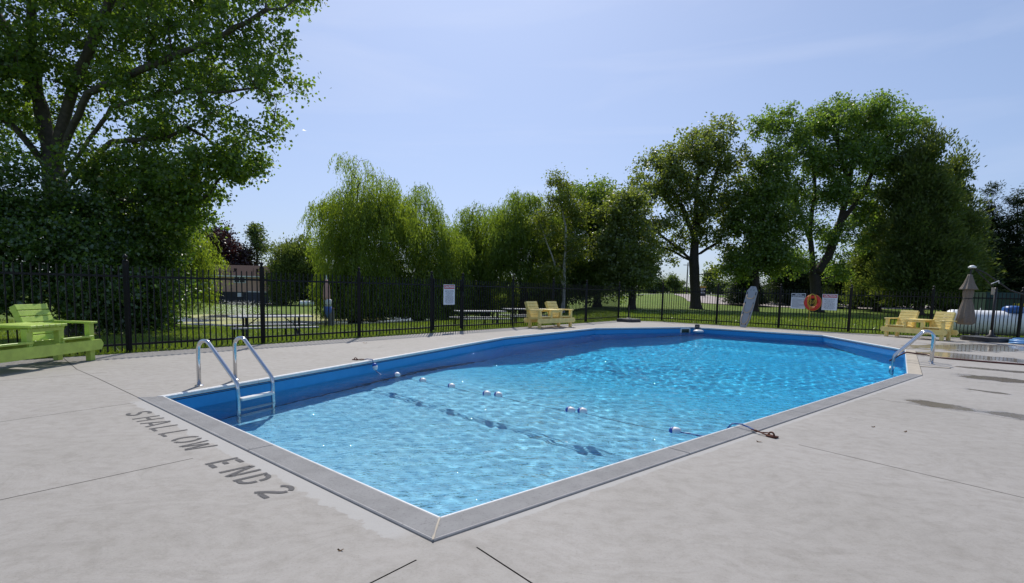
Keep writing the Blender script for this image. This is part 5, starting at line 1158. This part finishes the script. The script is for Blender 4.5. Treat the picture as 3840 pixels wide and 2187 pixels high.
for k, (px, top, wd, Y, lab) in enumerate(((3660,800,75,50,'dark spruce directly behind the closed cantilever parasol'),(3720,700,85,54,'second dark spruce from the right edge'),(3815,710,80,52,'dark spruce at the right edge of the view'),(3900,690,100,50,'dark spruce partly cut off by the right edge'),(2960,930,90,62,'low dark spruce behind the health sign'),(2800,1010,70,58,'small dark spruce behind the spine board'))):
    b0 = tb(px, Y); zg = b0[2]; H_ = 1140-top
    lobes = [bl(px, top+H_*f, Y, wd*(0.12+0.95*f), H_*0.07, wd*Y/FPX*(0.12+0.95*f)) for f in (0.05,0.14,0.24,0.34,0.45,0.56,0.67,0.78,0.9)]
    tree('spruce_tree', lab, b0, [[b0,tp(px,1000,Y),tp(px,top,Y)]], lobes, 300, 85, 0.36, 0.30, 0.075, 'spruce', 'leaf_spruce', 'bark_dark', 0.22, 60+k, 'spruces on the right', shell=0.4, flat=0.5, zmin=zg+0.3)
# roadside and far trees
rsd = random.Random(21)
for k, (px, py, rp_x, rp_y, Y, lab) in enumerate(((2480,1060,28,30,128,'small round tree across the road left of the maple trunk'),(2530,1052,32,38,124,'bushy tree across the road just left of the maple trunk'),(2440,1078,22,20,130,'low shrub across the road at the edge of the olive tree'),(2660,1050,30,40,118,'roadside tree right of the maple trunk'),(2715,1070,28,36,115,'roadside shrub behind the left end of the spine board'),(2755,1090,22,22,96,'dark green shrub beside the roadside pillar'))):
    b0 = tb(px, Y)
    tree('roadside_tree', lab, b0, [[b0,tp(px,py,Y)]], [bl(px,py,Y,rp_x,rp_y*0.8,1.6),bl(px+8,py+rp_y*0.5,Y,rp_x*0.9,rp_y*0.6,1.6)], 60, 70, 0.45, 0.30, 0.26, 'broad', 'leaf_far', 'bark_dark', 0.14, 80+k, 'trees along the road', zmin=b0[2]+0.2)
def woods(name, label, pxs, pxe, ytop, Y, n, seed, mat):
    rs = np.random.RandomState(seed); px = rs.uniform(pxs,pxe,n); V = []; 
    P = np.array([tuple(at(a,1100,Y+d)) for a, d in zip(px, rs.uniform(-12,12,n))]); g_ = ter(P[:,0],P[:,1]); top = np.array([at(a,ytop,Y).z for a in px])
    prof = 0.62+0.38*np.sin(px*0.021+seed)*np.sin(px*0.057+1)
    P[:,2] = g_+rs.uniform(0,1,n)**0.8*(top-g_)*prof
    V, Fq_ = leaves(P, unit(rs,n), unit(rs,n), rs.uniform(1.2,2.4,n), rs.uniform(0.9,1.8,n)); o = stuff(obj(name, bigmesh(name, V, Fq_, mat))); o['label'] = label; o['category'] = 'trees'
woods('distant_woods', 'low distant woods along the horizon behind the road', 2200, 3900, 1068, 330, 9000, 3, 'leaf_far')
woods('distant_woods', 'low distant woods on the horizon behind the bungalow', -900, 2300, 1010, 330, 14000, 4, 'leaf_far')
# dark planting closing the lawn on the far left and right, seen between the trees
for k, (px, py, w, h, Y, lab) in enumerate(((3000,1090,130,60,66,'dark low evergreen mass behind the right signs'),(3300,1090,140,60,62,'dark low evergreen mass behind the massive cedar'),(3580,1100,120,60,60,'dark low evergreen mass behind the right bench'))):
    b0 = tb(px, Y); tree('evergreen_shrub', lab, b0, [[b0,tp(px,py+20,Y)]], [bl(px,py,Y,w,h,2.2)], 200, 80, 0.55, 0.36, 0.16, 'cedar', 'leaf_spruce', 'bark_dark', 0.15, 90+k, 'dark evergreen shrubs', cat='shrub', zmin=b0[2]+0.1)

# ------------------------------------------------------------------ grass blades along the deck and near lawn
rs = np.random.RandomState(9); n = 150000
px = rs.uniform(-250,4100,n); Yd = 8.5+26*rs.uniform(0,1,n)**1.5
d0 = np.array(FWD); pts3 = np.stack([(px-CX)/FPX*Yd, Yd], -1)
ok = ~inside(DECK, pts3[:,0], pts3[:,1]) & (pts3[:,1] > 3) & ~inside(sh, pts3[:,0], pts3[:,1])
pts3 = pts3[ok]; n = len(pts3); zt = ter(pts3[:,0], pts3[:,1])
# extra fringe hugging the deck edge
fr = []
for a, b in zip(DECK, DECK[1:]+DECK[:1]):
    L = math.dist(a, b); m_ = int(L*260); u = rs.uniform(0,1,m_); off = np.abs(rs.normal(0,0.05,m_)); dx, dy = (b[0]-a[0])/L, (b[1]-a[1])/L
    fr.append(np.stack([a[0]+(b[0]-a[0])*u+dy*off, a[1]+(b[1]-a[1])*u-dx*off], -1))
fr = np.concatenate(fr); P3 = np.concatenate([np.c_[pts3, zt], np.c_[fr, np.full(len(fr),-0.03)]]); n = len(P3)
hgt = rs.uniform(0.035,0.085,n)*(1+0.02*P3[:,1]*0.6); wd = rs.uniform(0.005,0.010,n)*(1+P3[:,1]*0.05); a = rs.uniform(0,2*np.pi,n); tilt = rs.normal(0,0.5,(n,2))*hgt[:,None]
side = np.stack([np.cos(a)*wd, np.sin(a)*wd, np.zeros(n)],-1); tipv = np.c_[tilt, hgt]
V = np.stack([P3-side, P3+side, P3+tipv], 1).reshape(-1,3)
o = stuff(obj('grass', bigmesh('grass', V, np.arange(n*3).reshape(n,3), 'grass_blade'))); o['label'] = 'short green grass blades growing along the deck and lawn'; o['category'] = 'grass'
